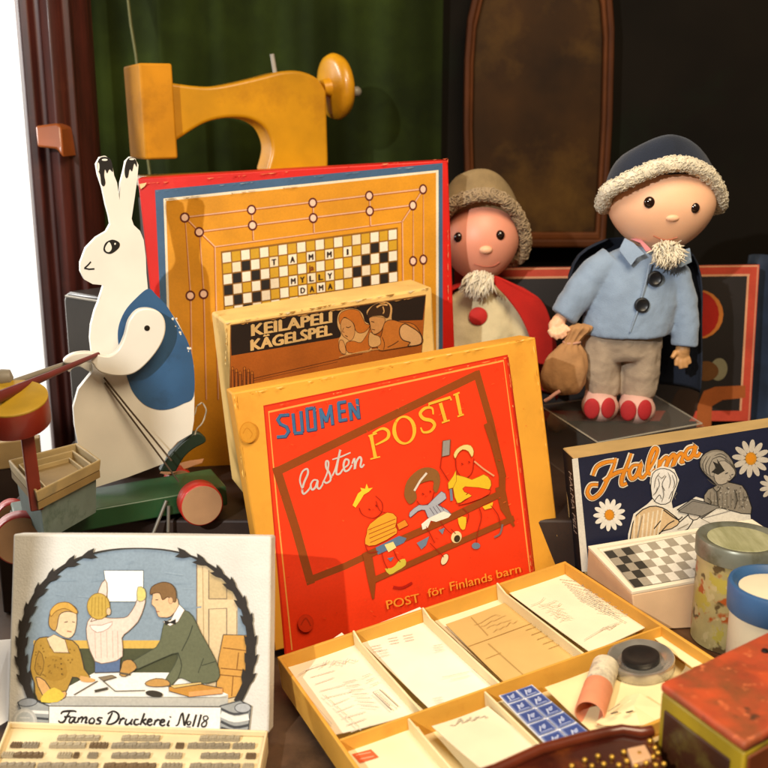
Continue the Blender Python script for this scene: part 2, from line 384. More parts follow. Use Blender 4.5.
# ------------------------------------------------------------------ game boxes
def cardbox(name, label, cat, fr, w, h, d, m, body, group=None, bev=.0015):
    t = thing(name, label, cat, fr.w(w / 2, -h, -d / 2), group)
    slab(fr, w, h, d, .0012).build(body, m, t, smooth=50, bevel=bev)
    return t
# red draughts and mill box
M_red = mat('red box card', '#c8170c', .42, .12, 14, .1, 90, alt='#d9351a', altscale=18, altlo=.58, althi=.7)
fr = Frame.euler((-.3053, 1.2649, .4975), 8, 0, 3)
t = cardbox('draughts_box', 'red box with a draughts and mill board on its lid, behind the white rabbit', 'game box', fr, .392, .376, .045, M_red, 'lid')
a = Art(fr); a.k = .9
def quadpx(p): return [fr.uv(*q) for q in p]
def band(o, c): a.full().poly(o, c)
band([(155, 190), (442.5, 163), (443, 460), (168, 470)], '#3f5f80')
band([(163.5, 198.5), (438.5, 170), (438.8, 460), (172, 470)], '#e9dcc2')
band([(166, 201), (436, 172.6), (436.3, 460), (174, 470)], '#d8921a')
N = [(184.8, 217.5), (251.5, 209.8), (312.7, 202.8), (369.2, 195.8), (423, 189.2)]
N2 = [(199.2, 232), (252.5, 225.4), (313.2, 218), (369.7, 211), (412.8, 205.3)]
N3 = [(190.4, 295.6), (203.6, 293.9), (413, 261), (423.2, 259.5)]
lc = '#e2b08a'
def ln(*p, w=1.7, c=lc): a.line(p, w, '#a85a12'); a.line([(x + .5, y - .4) for x, y in p], w * .55, c)
ln((192, 400), (190.4, 295.6), N[0], N[4], (423.2, 259.5), (424, 400)); ln((206, 400), N3[1], N2[0], N2[4], N3[2], (413.5, 400))
ln((218, 400), (214.6, 247), (402, 221.8), (404, 400)); ln(N[0], N2[0], (214.6, 247), w=2); ln(N[4], N2[4], (402, 221.8), w=2)
for i in (1, 2, 3): ln(N[i], N2[i], (N2[i][0] + .6, N2[i][1] + 15))
for i, p in enumerate(N + N2 + N3):
    a.ell(*p, 5.0 - (p[0] - 184) * .004, 5.2, '#5e1c0c'); a.ell(*p, 3.3 - (p[0] - 184) * .003, 3.4, '#f0c8ae')
def homo(q):                                                  # unit square -> quad, in the plane
    (x0, y0), (x1, y1), (x2, y2), (x3, y3) = q
    dx1, dx2, dx3 = x1 - x2, x3 - x2, x0 - x1 + x2 - x3; dy1, dy2, dy3 = y1 - y2, y3 - y2, y0 - y1 + y2 - y3
    den = dx1 * dy2 - dx2 * dy1; g = (dx3 * dy2 - dx2 * dy3) / den; h = (dx1 * dy3 - dx3 * dy1) / den
    A = (x1 - x0 + g * x1, x3 - x0 + h * x3, x0, y1 - y0 + g * y1, y3 - y0 + h * y3, y0)
    return lambda u, v: ((A[0] * u + A[1] * v + A[2]) / (g * u + h * v + 1), (A[3] * u + A[4] * v + A[5]) / (g * u + h * v + 1))
G = homo([(221.7, 252.5), (397, 228.6), (397.5, 292), (225, 317)])
def cell(c, r, col, nc=19, nr=6): a.poly([G((c + i) / nc, (r + j) / nr) for i, j in ((0, 0), (1, 0), (1, 1), (0, 1))], col)
a.poly([G(-.004, -.02), G(1.004, -.02), G(1.004, 1.02), G(-.004, 1.02)], '#8a5a14')
black = {(2, 1), (1, 2), (3, 2), (0, 3), (4, 3), (1, 4), (3, 4), (2, 5)}
black |= {(18 - c, r) for c, r in black}
rr = random.Random(3)
for r in range(6):
    for c in range(19):
        edge = c < 5 or c > 13
        if (c, r) in black: k = '#1d1712'
        elif (r + c) % 2 == 0: k = '#ece0c8' if rr.random() < .8 else '#e2d2b2'
        else:
            k = '#ece0c8' if edge and (((c, r) in {(1, 1), (3, 1), (2, 2), (1, 3), (3, 3)}) or ((18 - c, r) in {(1, 1), (3, 1), (2, 2), (1, 3), (3, 3)})) and r != 3 else '#c99a22'
        g = .06
        a.poly([G((c + i) / 19, (r + j) / 6) for i, j in ((g, g), (1 - g, g), (1 - g, 1 - g), (g, 1 - g))], k)
def letter(ch, c, r, col='#2a1a10', s=.3):
    p0 = G((c + .5 - s * .75) / 19, (r + .78) / 6); p1 = G((c + .5 + s * .75) / 19, (r + .78) / 6); u = G((c + .5 - s * .75) / 19, (r + .22) / 6)
    a.text(ch, p0, p1, (u[0] - p0[0], u[1] - p0[1]), col, bold=.35)
for ch, c in zip('TAMMI', (5, 7, 9, 11, 13)): letter(ch, c, 1, s=.09 if ch == 'I' else .3)
letter('ja', 9, 2, '#7a3a10', .34)
for ch, c in zip('MYLLY', (7, 8, 9, 10, 11)): letter(ch, c, 3)
for ch, c in zip('DAMA', (8, 9, 10, 11)): letter(ch, c, 4)
rs9 = random.Random(4); a.full()
a.scuff((141, 183.5), (446, 158.5), 26, ['#d9603a', '#e08a5a', '#b81c0c'], rs9); a.scuff((447.5, 160), (448, 300), 16, ['#d9603a', '#e0906a'], rs9, 1.2); a.scuff((164, 199.5), (300, 186), 14, ['#c9a070', '#8f7a50'], rs9, 1.4); a.scuff((156, 191), (440, 164.5), 18, ['#5f7890', '#8a94a0'], rs9, 1.0)
a.poly([(139.5, 184), (147, 182.5), (145, 186), (141, 189)], '#e8c890')
a.build('printed_board', print_mat('board print', .45, .12, .05, .4), t)
mb = MB()
for e in ((136.5, 178), (447.5, 155.5)): pass

# skittles box
M_card = mat('yellowed cardboard', '#d9a64a', .7, .14, 18, .25, 160, alt='#c48a34', altscale=16, altlo=.58, althi=.75)
fr = Frame.euler((-.1790, 1.1037, .3466), 24.0, 2.5, 5.2)
t = cardbox('skittles_box', 'worn pale card box with a drawn couple on its label, behind the orange lid', 'game box', fr, .2608, .215, .058, mat('worn cream card', '#dcb468', .75, .14, 25, .3, 140, alt='#b98a3c', altscale=22, altlo=.6, althi=.75), 'lid', bev=.003)
a = Art(fr); a.k = .85; a.zoom(200, 260, 240)
a.poly([(98, 208), (722, 112), (712, 265), (700, 420), (95, 440)], '#a85818')
a.poly([(98, 208), (722, 112), (713, 192), (600, 196), (440, 250), (100, 306)], '#241810')
a.line([(98, 208), (722, 112), (700, 420)], 3, '#8a5a28'); a.line([(98, 208), (95, 440)], 3, '#8a5a28')
a.line([(100, 395), (440, 318), (520, 300)], 2.5, '#5c2c0c'); a.line([(100, 402), (440, 326)], 1.5, '#5c2c0c')
for i, x in enumerate((104, 116, 128, 142, 154, 166)):
    y = 352 + (i % 3) * 7; a.poly([(x - 4, y), (x + 4, y - 2), (x + 5, y + 60), (x - 5, y + 62)], '#a8581a', line='#5a2c10', lw=2); a.ell(x, y - 5, 4, 6, '#b8681e', line='#5a2c10', lw=1.5)
a.text('KEILAPELI', (166, 243), (420, 200), (-1, -38), '#d8b070', bold=3)
a.text('KÄGELSPEL', (164, 290), (420, 240), (-1, -36), '#d8b070', bold=3)
a.zoom(320, 290, 120)
pale, skin, brn = '#d2a060', '#c98e50', '#3a2412'
a.poly([(112, 170), (135, 132), (190, 118), (240, 125), (272, 155), (285, 200), (315, 225), (300, 300), (330, 380), (270, 400), (150, 412), (125, 380), (118, 320), (135, 280), (112, 230)], pale, 3)
a.poly([(118, 175), (140, 140), (195, 122), (245, 132), (268, 170), (290, 215), (318, 225), (290, 265), (250, 275), (225, 255), (215, 215), (180, 185), (150, 175), (128, 220)], '#bf6a20', 3, line=brn, lw=3)
a.poly([(130, 215), (150, 178), (185, 188), (212, 215), (222, 260), (212, 305), (190, 325), (168, 310), (140, 285)], skin, 3, line=brn, lw=3)
a.line([(165, 235), (180, 240), (195, 232)], 5, brn, 3); a.line([(160, 290), (175, 298)], 5, brn); a.line([(150, 240), (142, 265), (155, 270)], 3, brn, 3)
a.poly([(165, 340), (210, 325), (260, 335), (300, 280), (330, 240), (340, 300), (320, 370), (280, 392), (180, 400)], '#b9641e', 3, line=brn, lw=3)
a.poly([(125, 320), (150, 330), (165, 400), (140, 405), (120, 370)], skin, 3, line=brn, lw=3)
a.poly([(300, 130), (340, 95), (395, 72), (440, 82), (460, 115), (455, 180), (470, 210), (440, 250), (410, 240), (370, 200), (320, 190), (300, 160)], pale, 3)
a.poly([(300, 150), (335, 100), (390, 78), (435, 88), (448, 120), (440, 170), (420, 180), (395, 165), (350, 165), (325, 170), (310, 180)], brn, 3)
a.line([(360, 110), (395, 92), (430, 95)], 10, pale, 3); a.line([(400, 105), (408, 135), (400, 150)], 7, pale, 3)
a.poly([(312, 180), (345, 168), (390, 172), (415, 185), (405, 225), (385, 262), (345, 282), (325, 255), (318, 215)], skin, 3, line=brn, lw=3)
a.line([(325, 200), (345, 205)], 5, brn); a.line([(330, 250), (350, 255)], 4, brn)
a.poly([(410, 210), (455, 190), (520, 205), (600, 220), (652, 300), (645, 345), (560, 360), (440, 380), (380, 385), (360, 340), (390, 290)], '#c07028', 3, line=brn, lw=4)
a.poly([(510, 240), (540, 215), (580, 235), (625, 265), (648, 300), (640, 345), (560, 358), (575, 335), (530, 320), (508, 285)], '#d6a46a', 3, line=brn, lw=6)
a.poly([(315, 270), (345, 285), (380, 300), (385, 345), (345, 365), (310, 350)], pale, 3, line=brn, lw=3)
a.line([(430, 365), (470, 345), (500, 325)], 5, brn, 3); a.line([(395, 300), (410, 340), (405, 380)], 4, brn, 3); a.line([(120, 430), (250, 395), (380, 375)], 5, '#d09a58', 3)
rs9 = random.Random(6); a.full(); a.scuff((226, 322.5), (431, 287), 40, ['#e8cf90', '#b88a44', '#f0dca8'], rs9, 2.2); a.scuff((226.5, 324), (225, 375), 14, ['#e8cf90', '#b88a44'], rs9, 1.6); a.scuff((232, 325), (424, 296), 22, ['#c08a44', '#6a4420'], rs9, 1.4)
a.build('printed_label', print_mat('brown print', .6, .15, .06), t)
# red and orange post office game lid
fr = Frame.euler((-.1571, .9972, .2918), 17.45, -6.99, 6.16); LID = fr
t = cardbox('post_game_box', 'large yellow lid with an orange picture of children on a bench, behind the open tray', 'game box', fr, .3471, .285, .04, mat('ochre card', '#dc9a2c', .65, .1, 14, .2, 160, alt='#cb8420', altscale=10, altlo=.55, althi=.75), 'lid', bev=.002)
a = Art(fr); a.k = .92; ORG = '#ee3a10'
a.full().poly([(263.3, 405.5), (507.5, 354.6), (520, 450), (534, 576), (520, 600), (285, 660)], '#c9280c')
a.poly([(264.6, 407), (505.5, 356.5), (518, 450), (531.5, 576), (520, 600), (287, 660)], ORG)
a.line([(292, 650), (277.4, 510), (268.6, 412), (503.4, 360.6), (516, 455), (530, 572)], 1.4, '#f2a04a')
a.line([(507.8, 357), (521.5, 460), (534.5, 572)], 1.2, '#a81e08')
DK = '#8e4310'
def env(p, w=8.5): a.line(p, w, DK)
env([(280, 470), (478, 374)]); env([(276, 467), (296, 530), (311, 584)]); env([(476, 371), (490, 420), (503, 478)], 7); env([(309, 580), (345, 566), (366, 556)], 7)
a.zoom(220, 330, 180)
a.zoom(260, 390, 110)
SU = [((196, 172), (142, 176)), ((142, 176), (122, 205)), ((122, 205), (140, 235)), ((140, 235), (182, 255)), ((182, 255), (198, 288)), ((198, 288), (176, 322)), ((176, 322), (122, 326)),
      ((228, 168), (240, 290)), ((242, 300), (292, 296)), ((283, 152), (294, 285)), ((324, 132), (335, 280)), ((376, 128), (386, 270)), ((326, 130), (376, 122)), ((337, 280), (386, 272)),
      ((420, 132), (435, 258)), ((424, 142), (460, 215)), ((462, 215), (490, 112)), ((490, 108), (505, 236)), ((545, 92), (556, 212)), ((546, 88), (592, 80)), ((552, 150), (588, 144)), ((556, 212), (600, 204)),
      ((622, 92), (635, 204)), ((628, 98), (682, 186)), ((675, 66), (688, 194))]
a.segs([((p[0] + 3, p[1] + 4), (q[0] + 3, q[1] + 4)) for p, q in SU], 25, '#54304a', .3); a.segs(SU, 20, '#3f6a92', .3)
a.zoom(220, 330, 180)
S = '#c9c0b8'
def scr(p, w=9, c=S): a.line(p, [w * .7, w, w * .8], c, 5)
scr([(348, 672), (340, 640), (350, 605), (370, 592), (374, 612), (358, 650), (350, 685), (358, 698), (378, 680), (388, 662)])
scr([(414, 640), (398, 640), (386, 660), (392, 680), (406, 670), (416, 642), (414, 668), (424, 676), (438, 656)])
scr([(436, 655), (456, 610), (462, 565), (452, 560), (452, 585), (468, 615), (470, 640), (452, 652), (440, 640)])
scr([(470, 636), (492, 590), (512, 510), (498, 580), (496, 612), (510, 612), (524, 592)]); scr([(478, 552), (515, 540), (556, 522)], 7)
scr([(524, 590), (545, 575), (548, 556), (534, 552), (526, 575), (532, 600), (548, 596), (562, 575)])
scr([(562, 570), (572, 548), (574, 592), (580, 562), (594, 542), (602, 552), (598, 578), (604, 584), (614, 572)])
YL = '#f0b432'
a.line([(642, 446), (662, 545)], [17, 12, 16], YL, 3); a.line([(632, 452), (668, 440)], 7, YL); a.line([(640, 550), (682, 540)], 6, YL)
a.line([(650, 440), (690, 420), (716, 432), (712, 462), (662, 490)], [6, 12, 14, 6], YL, 6)
a.zoom(380, 320, 200)
pts = [(92 + 40 * math.cos(q) * .94 + 50 * math.sin(q) * .2, 422 + 50 * math.sin(q) - 40 * math.cos(q) * .3) for q in [i * math.pi / 8 for i in range(17)]]
a.line(pts, [15, 7, 15, 7, 15], YL, 3)
a.line([(203, 362), (198, 338), (172, 338), (153, 358), (166, 378), (196, 386), (208, 404), (192, 426), (165, 430), (155, 412)], [5, 11, 13, 11, 5], YL, 5)
a.line([(188, 334), (186, 322), (268, 296), (272, 308)], 7, YL); a.line([(230, 318), (250, 388)], 13, YL); a.line([(236, 394), (266, 384)], 6, YL)
a.line([(292, 284), (308, 362)], 13, YL); a.line([(280, 288), (304, 278)], 6, YL); a.line([(296, 370), (320, 362)], 6, YL)
a.zoom(340, 430, 180)                                         # the children on the bench
k = 180 / 768; 
OL = '#9c1c06'; WV = '#e9d7b4'; BL = '#6f8296'
a.line([(98, 540), (250, 470), (420, 395), (700, 262)], 30, DK); a.line([(140, 640), (420, 515), (740, 375)], 26, DK)
a.line([(118, 545), (135, 640), (140, 720)], [38, 34, 8], DK); a.line([(680, 240), (700, 330), (740, 410)], [40, 36, 8], DK); a.line([(625, -30), (655, 60), (690, 190), (690, 260)], 28, DK)
a.poly([(52, 320), (75, 270), (90, 258), (85, 245), (105, 250), (112, 228), (120, 248), (138, 245), (122, 262), (100, 275), (85, 300), (65, 330)], '#f2c832')
a.line([(80, 330), (95, 360), (140, 375), (175, 350), (178, 310), (150, 280)], 3, OL, 4); a.line([(120, 335), (128, 340)], 5, OL); a.line([(150, 318), (156, 326)], 5, OL)
a.poly([(125, 400), (200, 350), (240, 370), (235, 410), (240, 440), (150, 490), (105, 485), (112, 440)], '#eaa42c', 2, line=OL, lw=2)
for j in range(4): a.line([(118 + j * 3, 425 + j * 18), (235, 378 + j * 18)], 3, '#a04210')
a.poly([(240, 400), (275, 380), (290, 405), (250, 425)], '#e08a24', line=OL, lw=2)
a.poly([(150, 500), (250, 450), (282, 460), (270, 480), (160, 530)], '#5a7694'); a.poly([(188, 488), (225, 475), (238, 500), (205, 520)], '#f0d88c'); a.poly([(200, 545), (228, 540), (215, 560)], '#5a7694')
a.poly([(190, 590), (215, 588), (235, 575), (250, 555), (275, 548), (278, 575), (240, 600), (210, 615)], '#cfc040', 2); a.line([(225, 668), (262, 672), (305, 650)], 11, '#b01808', 3)
a.poly([(272, 270), (285, 215), (330, 170), (375, 158), (415, 175), (425, 220), (410, 265), (395, 250), (395, 215), (345, 225), (320, 250), (325, 290), (300, 315), (282, 300)], '#8a5a2a', 3)
a.line([(315, 258), (340, 215), (368, 182)], 9, '#d8cfc0'); a.line([(325, 300), (345, 320), (385, 305), (398, 265)], 3, OL, 4); a.line([(348, 268), (356, 274)], 5, OL); a.line([(380, 258), (386, 264)], 5, OL)
a.poly([(295, 350), (335, 318), (372, 318), (430, 260), (452, 290), (415, 318), (440, 330), (470, 355), (440, 372), (405, 388), (372, 370), (360, 340), (330, 345), (298, 372)], '#a9aeb8', 2, line='#5a4a58', lw=2)
for j in range(4): a.line([(380 + j * 14, 330 - j * 5), (400 + j * 14, 360 - j * 6)], 2.5, '#5a5060')
a.poly([(345, 400), (375, 375), (440, 345), (472, 358), (460, 372), (408, 390), (385, 385), (372, 415), (350, 424)], '#efe6d6')
a.poly([(325, 480), (378, 452), (365, 490), (345, 508)], BL); a.poly([(418, 425), (445, 415), (435, 444)], BL)
a.ell(494, 455, 22, 26, '#e8d29a', 20); a.ell(497, 462, 13, 16, '#3a2a18', 20); a.ell(444, 550, 14, 25, '#eed9a8', 25, line='#7a2c10', lw=2)
a.poly([(436, 45), (468, 40), (465, 105), (432, 112)], '#98918a', line='#7a4a30', lw=3)
a.line([(430, 115), (425, 160), (460, 215)], 3, OL)
a.poly([(482, 105), (495, 80), (525, 62), (555, 65), (568, 90), (560, 115), (545, 90), (520, 82), (500, 100), (490, 120)], '#f0d080', 2, line='#a8661c', lw=2)
a.line([(490, 120), (495, 170), (525, 205), (560, 180), (568, 120)], 3, OL, 4); a.line([(515, 140), (522, 146)], 5, OL); a.line([(545, 132), (551, 138)], 5, OL)
a.line([(570, 132), (610, 165), (655, 195)], 6, '#d9a070')
a.poly([(495, 190), (560, 210), (610, 188), (640, 215), (635, 250), (590, 265), (530, 295), (498, 310), (480, 250)], '#e6be28', 2, line='#a8661c', lw=2)
a.poly([(458, 225), (480, 195), (492, 170), (494, 215), (480, 245), (460, 250)], '#e6be28', line='#a8661c', lw=2); a.line([(470, 250), (474, 300)], 11, BL)
a.line([(530, 245), (550, 262), (535, 275)], 4, OL); a.poly([(530, 240), (640, 255), (600, 290), (500, 320), (560, 280), (528, 262)], ORG, 2, line=OL, lw=2)
a.poly([(605, 325), (650, 305), (645, 330), (615, 338)], '#e6be28'); a.poly([(500, 375), (535, 370), (530, 420), (512, 418)], '#e6be28', 2); a.ell(577, 492, 18, 14, BL); a.line([(690, 400), (680, 440), (655, 455)], 8, '#7a6a6a', 3)
for q in ([(175, 520), (185, 560), (200, 590)], [(225, 510), (240, 545), (255, 560)], [(365, 410), (385, 450), (400, 480)], [(425, 385), (440, 410), (470, 440)], [(520, 330), (545, 360), (535, 400)], [(590, 330), (600, 370), (585, 430), (578, 480)], [(640, 320), (670, 360), (680, 400)], [(380, 480), (420, 520), (440, 540)], [(470, 420), (490, 440)], [(150, 300), (165, 340), (190, 350)], [(105, 490), (120, 520), (160, 515)]): a.line(q, 3, OL, 4)
rs0 = random.Random(21)
a.full()
for i in range(110):                                          # rubbed flecks in the old print
    x, y = rs0.uniform(270, 525), rs0.uniform(365, 625); y2 = max(y, 415 - (x - 268) * .21); a.line([(x, y2), (x + rs0.uniform(-3, 3), y2 + rs0.uniform(-2, 2))], rs0.uniform(.3, .8), rs0.choice(['#e2521e', '#d9330c', '#e8682e', '#c92c0a']))
a.zoom(340, 420, 200)
TY = '#f0962e'
a.text('POST', (178, 722), (303, 694), (-6, -34), TY, .6); a.text('för', (335, 676), (398, 660), (-5, -32), TY, .5); a.text('Finlands', (420, 652), (580, 612), (-5, -34), TY, .5); a.text('barn', (598, 604), (690, 580), (-5, -32), TY, .5)
a.full(); a.ell(305, 622, 8, 9, '#d0320c'); a.ell(305, 621.5, 6.6, 7.6, '#d8360e'); a.line([(300, 624), (305, 617), (310, 625)], 1.5, '#b52c0a', 3)
a.zoom(220, 330, 180); a.ell(118, 434, 38, 46, '#c9851f'); a.ell(118, 434, 33, 41, '#d2902a'); a.line([(95, 440), (112, 415), (135, 440), (125, 460)], 4, '#c27e1c', 3)
rs9 = random.Random(7); a.full(); a.scuff((235, 395), (533, 337), 34, ['#efc468', '#f2d084', '#c98a2c'], rs9, 1.6); a.scuff((532, 345), (556, 540), 16, ['#efc468', '#c98a2c'], rs9, 1.0); a.scuff((234, 396), (258, 620), 22, ['#efc468', '#c98a2c'], rs9, 1.4); a.scuff((265, 407), (505, 357), 20, ['#e06a34', '#d9a25a'], rs9, 1.0); a.scuff((506, 358), (530, 570), 16, ['#e0743c', '#d9a25a'], rs9, 1.0)
a.build('printed_picture', print_mat('orange print', .5, .06, .04, .35), t)
# printing set lid, front left
fr = Frame.euler((-.3524, .8873, .1819), -5.28, -18.44, 1.52)
M_lin = mat('white linen paper', '#d6d4cd', .8, .07, 30, .5, 500)
t = cardbox('printing_set_box', 'pale linen covered lid with a laurel framed picture of three people at a table', 'game box', fr, .2485, .1793, .022, M_lin, 'lid', bev=.002)
a = Art(fr); a.k = .95; a.zoom(0, 512, 280)
arch = [(92, 520), (72, 460), (62, 400), (64, 340), (80, 275), (112, 212), (165, 158), (230, 122), (300, 104), (380, 99), (460, 104), (530, 122), (592, 158), (640, 205), (672, 265), (688, 330), (690, 400), (678, 465), (652, 520)]
def clip(poly, side):                                         # keep the part of a shape inside the arch (convex)
    A = catmull(arch, 3) + [(652, 525), (92, 525)]
    out = list(poly)
    for i in range(len(A)):
        p, q = A[i], A[(i + 1) % len(A)]
        ins = lambda r: (q[0] - p[0]) * (r[1] - p[1]) - (q[1] - p[1]) * (r[0] - p[0]) >= -1e-6
        src, out = out, []
        for j in range(len(src)):
            c, d = src[j], src[(j + 1) % len(src)]
            if ins(c): out.append(c)
            if ins(c) != ins(d):
                den = (q[0] - p[0]) * (d[1] - c[1]) - (q[1] - p[1]) * (d[0] - c[0])
                tt = ((q[1] - p[1]) * (c[0] - p[0]) - (q[0] - p[0]) * (c[1] - p[1])) / den
                out.append((c[0] + (d[0] - c[0]) * tt, c[1] + (d[1] - c[1]) * tt))
        if not out: break
    return out
def cp(poly, c):
    o = clip(poly, 0)
    if len(o) > 2: a.poly(o, c)
L1, L2 = '#4c4034', '#7a6a58'
a.poly(catmull(arch, 3), '#8a9cab')
cp([(40, 352), (540, 352), (540, 374), (40, 374)], '#d8b156'); cp([(40, 374), (540, 374), (540, 530), (40, 530)], '#4e5136')
cp([(540, 90), (720, 90), (720, 530), (540, 530)], '#dcc49a')
a.line([(540, 140), (540, 400)], 3, L2); a.line([(556, 150), (560, 400)], 2, '#a88e64')
cp([(573, 160), (640, 210), (640, 240), (573, 240)], '#c9b080'); a.line([(573, 160), (573, 238), (622, 238), (622, 195)], 2.5, L2)
a.line([(573, 400), (573, 266), (622, 264), (622, 340)], 2.5, L2); a.line([(650, 270), (650, 340)], 2, L2)
rb = random.Random(5)
for i in range(26):                                           # faint board smudges
    x, y = rb.uniform(110, 520), rb.uniform(140, 335)
    if x > 150 or y > 250: a.line([(x, y), (x + rb.uniform(20, 60), y + rb.uniform(-8, 8))], rb.uniform(2, 6), rb.choice(['#8597a6', '#90a2b0', '#879aa9']))
a.poly([(285, 160), (394, 160), (394, 246), (297, 246)], '#fdfcf8', line='#5f6a72', lw=2)
# chair and books
a.poly([(613, 336), (678, 338), (672, 500), (590, 520), (600, 400)], '#cf9a4a', line=L1, lw=2.5); 
for q in ([(612, 372), (676, 380)], [(606, 428), (672, 434)], [(604, 446), (668, 452)], [(640, 450), (636, 505)], [(655, 385), (650, 430)]): a.line(q, 2.5, '#7c4f1c')
# table and cloth
a.poly([(140, 505), (200, 472), (260, 440), (470, 440), (560, 470), (626, 500), (626, 532), (140, 532)], '#f6f3ea')
a.poly([(140, 505), (200, 508), (600, 508), (626, 500), (626, 532), (140, 532)], '#bdbab0'); a.line([(140, 506), (622, 508)], 2, '#8d8a80')
# woman
a.poly([(100, 352), (128, 342), (200, 352), (222, 385), (232, 430), (248, 452), (225, 462), (200, 452), (170, 515), (105, 516), (96, 470), (84, 430), (92, 380)], '#b58e3a', 2, line=L1, lw=2.5)
a.poly([(108, 380), (96, 430), (112, 448), (122, 410)], '#a67f30', 2, line='#6e5220', lw=2); a.poly([(125, 400), (170, 398), (186, 440), (170, 460), (128, 458)], '#a9822f', 2)
for i in range(4): a.ell(168 + i, 402 + i * 14, 2.4, 2.4, '#5f4418')
rb = random.Random(8)
for i in range(36): a.ell(rb.uniform(98, 205), rb.uniform(360, 450), 2.2, 2.2, '#8d6a24')
a.poly([(130, 346), (150, 335), (180, 350), (190, 385), (150, 384), (138, 365)], '#eecfa8', 0, line=L2, lw=1.5)
a.poly([(100, 452), (125, 462), (140, 485), (160, 495), (182, 490), (180, 508), (150, 516), (118, 500)], '#d9a868', 2, line=L1, lw=2)
a.poly([(120, 500), (150, 480), (178, 500), (160, 520), (115, 520)], '#dcc04a', 2); a.poly([(222, 448), (262, 458), (255, 466), (225, 464)], '#d9a868', 2)
a.poly([(146, 300), (150, 268), (180, 252), (206, 262), (212, 292), (206, 330), (190, 345), (165, 335), (150, 320)], '#eecfa8', 3, line=L2, lw=1.5)
a.poly([(136, 310), (138, 280), (150, 258), (178, 248), (205, 258), (212, 275), (185, 272), (165, 282), (158, 315), (150, 325)], '#c49a4e', 3, line=L1, lw=2)
a.poly([(140, 270), (160, 250), (190, 248), (212, 268), (210, 278), (180, 264), (155, 272), (142, 286)], '#d8a94e', 3, line='#8a6224', lw=2)
a.line([(178, 302), (188, 300)], 2, L1); a.line([(200, 300), (207, 302)], 2, L1); a.line([(186, 326), (198, 328)], 2.5, '#a85a40')
# boy
a.poly([(262, 400), (332, 400), (330, 438), (262, 440)], '#5c7196', line=L1, lw=2)
a.poly([(242, 300), (262, 285), (300, 290), (330, 290), (352, 285), (372, 255), (382, 232), (400, 235), (396, 262), (380, 300), (352, 328), (336, 345), (338, 395), (300, 412), (262, 408), (240, 345)], '#ecd3c4', 2, line=L2, lw=2.2)
for x in (262, 278, 294, 310, 324): a.line([(x, 325), (x + 2, 400)], 1.4, '#c9a596')
a.poly([(250, 300), (265, 275), (272, 215), (290, 185), (296, 215), (285, 280)], '#ecd3c4', 2, line=L2, lw=2)
a.poly([(380, 205), (398, 210), (402, 232), (392, 244), (378, 240)], '#d8cf7a', 2, line=L2, lw=1.5)
a.poly([(248, 310), (268, 330), (300, 318), (310, 300), (280, 310)], '#f4e6dc', 2, line='#a8887a', lw=1.5)
a.ell(272, 258, 31, 36, '#c9a84c', 0, line='#8c6c26', lw=2); 
for i in range(5): a.line([(255 + i * 9, 232), (252 + i * 10, 285)], 2, '#ab8a36', 0)
a.ell(300, 272, 6, 10, '#e8c29a', line=L2, lw=1.2)
# man
a.poly([(452, 305), (478, 288), (505, 268), (530, 285), (552, 330), (580, 380), (602, 430), (596, 462), (540, 470), (510, 458), (490, 455), (468, 478), (452, 465), (480, 420), (490, 385), (450, 398), (400, 420), (372, 430), (362, 410), (430, 370), (445, 335)], '#666a50', 2, line='#454a38', lw=2)
a.line([(500, 380), (520, 340), (530, 310)], 2.5, '#33382a', 3); a.line([(490, 385), (500, 420), (490, 455)], 2.5, '#33382a', 3); a.line([(560, 400), (545, 440)], 2, '#33382a'); a.line([(555, 420), (595, 408)], 2, '#33382a')
a.poly([(448, 300), (470, 296), (492, 252), (508, 268), (490, 300), (468, 312)], '#f7f2ea', 0, line=L2, lw=1.6); a.poly([(452, 296), (468, 300), (484, 292), (484, 308), (468, 304), (456, 310)], '#26221c')
a.poly([(420, 235), (425, 215), (450, 205), (480, 225), (492, 255), (470, 285), (450, 288), (436, 285), (428, 262), (418, 252)], '#e6bd92', 2, line=L2, lw=1.8)
a.poly([(414, 225), (418, 205), (445, 192), (470, 196), (484, 215), (484, 245), (472, 242), (462, 232), (448, 240), (440, 222), (425, 222)], '#80603a', 3, line='#4a3218', lw=2)
a.ell(470, 242, 6, 9, '#dfae80', line=L2, lw=1.2); a.line([(428, 240), (436, 240)], 2.5, L1); a.line([(430, 272), (440, 272)], 2, '#9c5c44')
a.poly([(335, 425), (340, 408), (362, 404), (378, 425), (360, 440), (345, 450), (330, 445)], '#bf9250', 2, line=L1, lw=2); a.poly([(402, 465), (430, 455), (462, 460), (466, 475), (425, 478), (404, 474)], '#bf9250', 2, line=L1, lw=2)
# things on the table
a.poly([(272, 452), (310, 446), (322, 452), (285, 462)], '#8a7a60', line=L1, lw=1.5); a.line([(205, 500), (270, 462)], 2.5, L1); a.line([(285, 462), (318, 490), (400, 488)], 3, '#6a6658'); a.ell(425, 497, 24, 9, '#39332a', 8)
a.line([(262, 490), (298, 482)], 7, '#4a4438'); a.line([(330, 440), (360, 445)], 5, '#5c5244')
a.poly([(465, 478), (540, 468), (612, 482), (612, 496), (520, 505), (466, 490)], '#c08a3a', line=L1, lw=2); a.poly([(520, 492), (612, 482), (612, 496), (520, 505)], '#e2a060'); a.poly([(468, 474), (552, 465), (556, 470), (480, 482)], '#d8bc78', line=L1, lw=1.5)
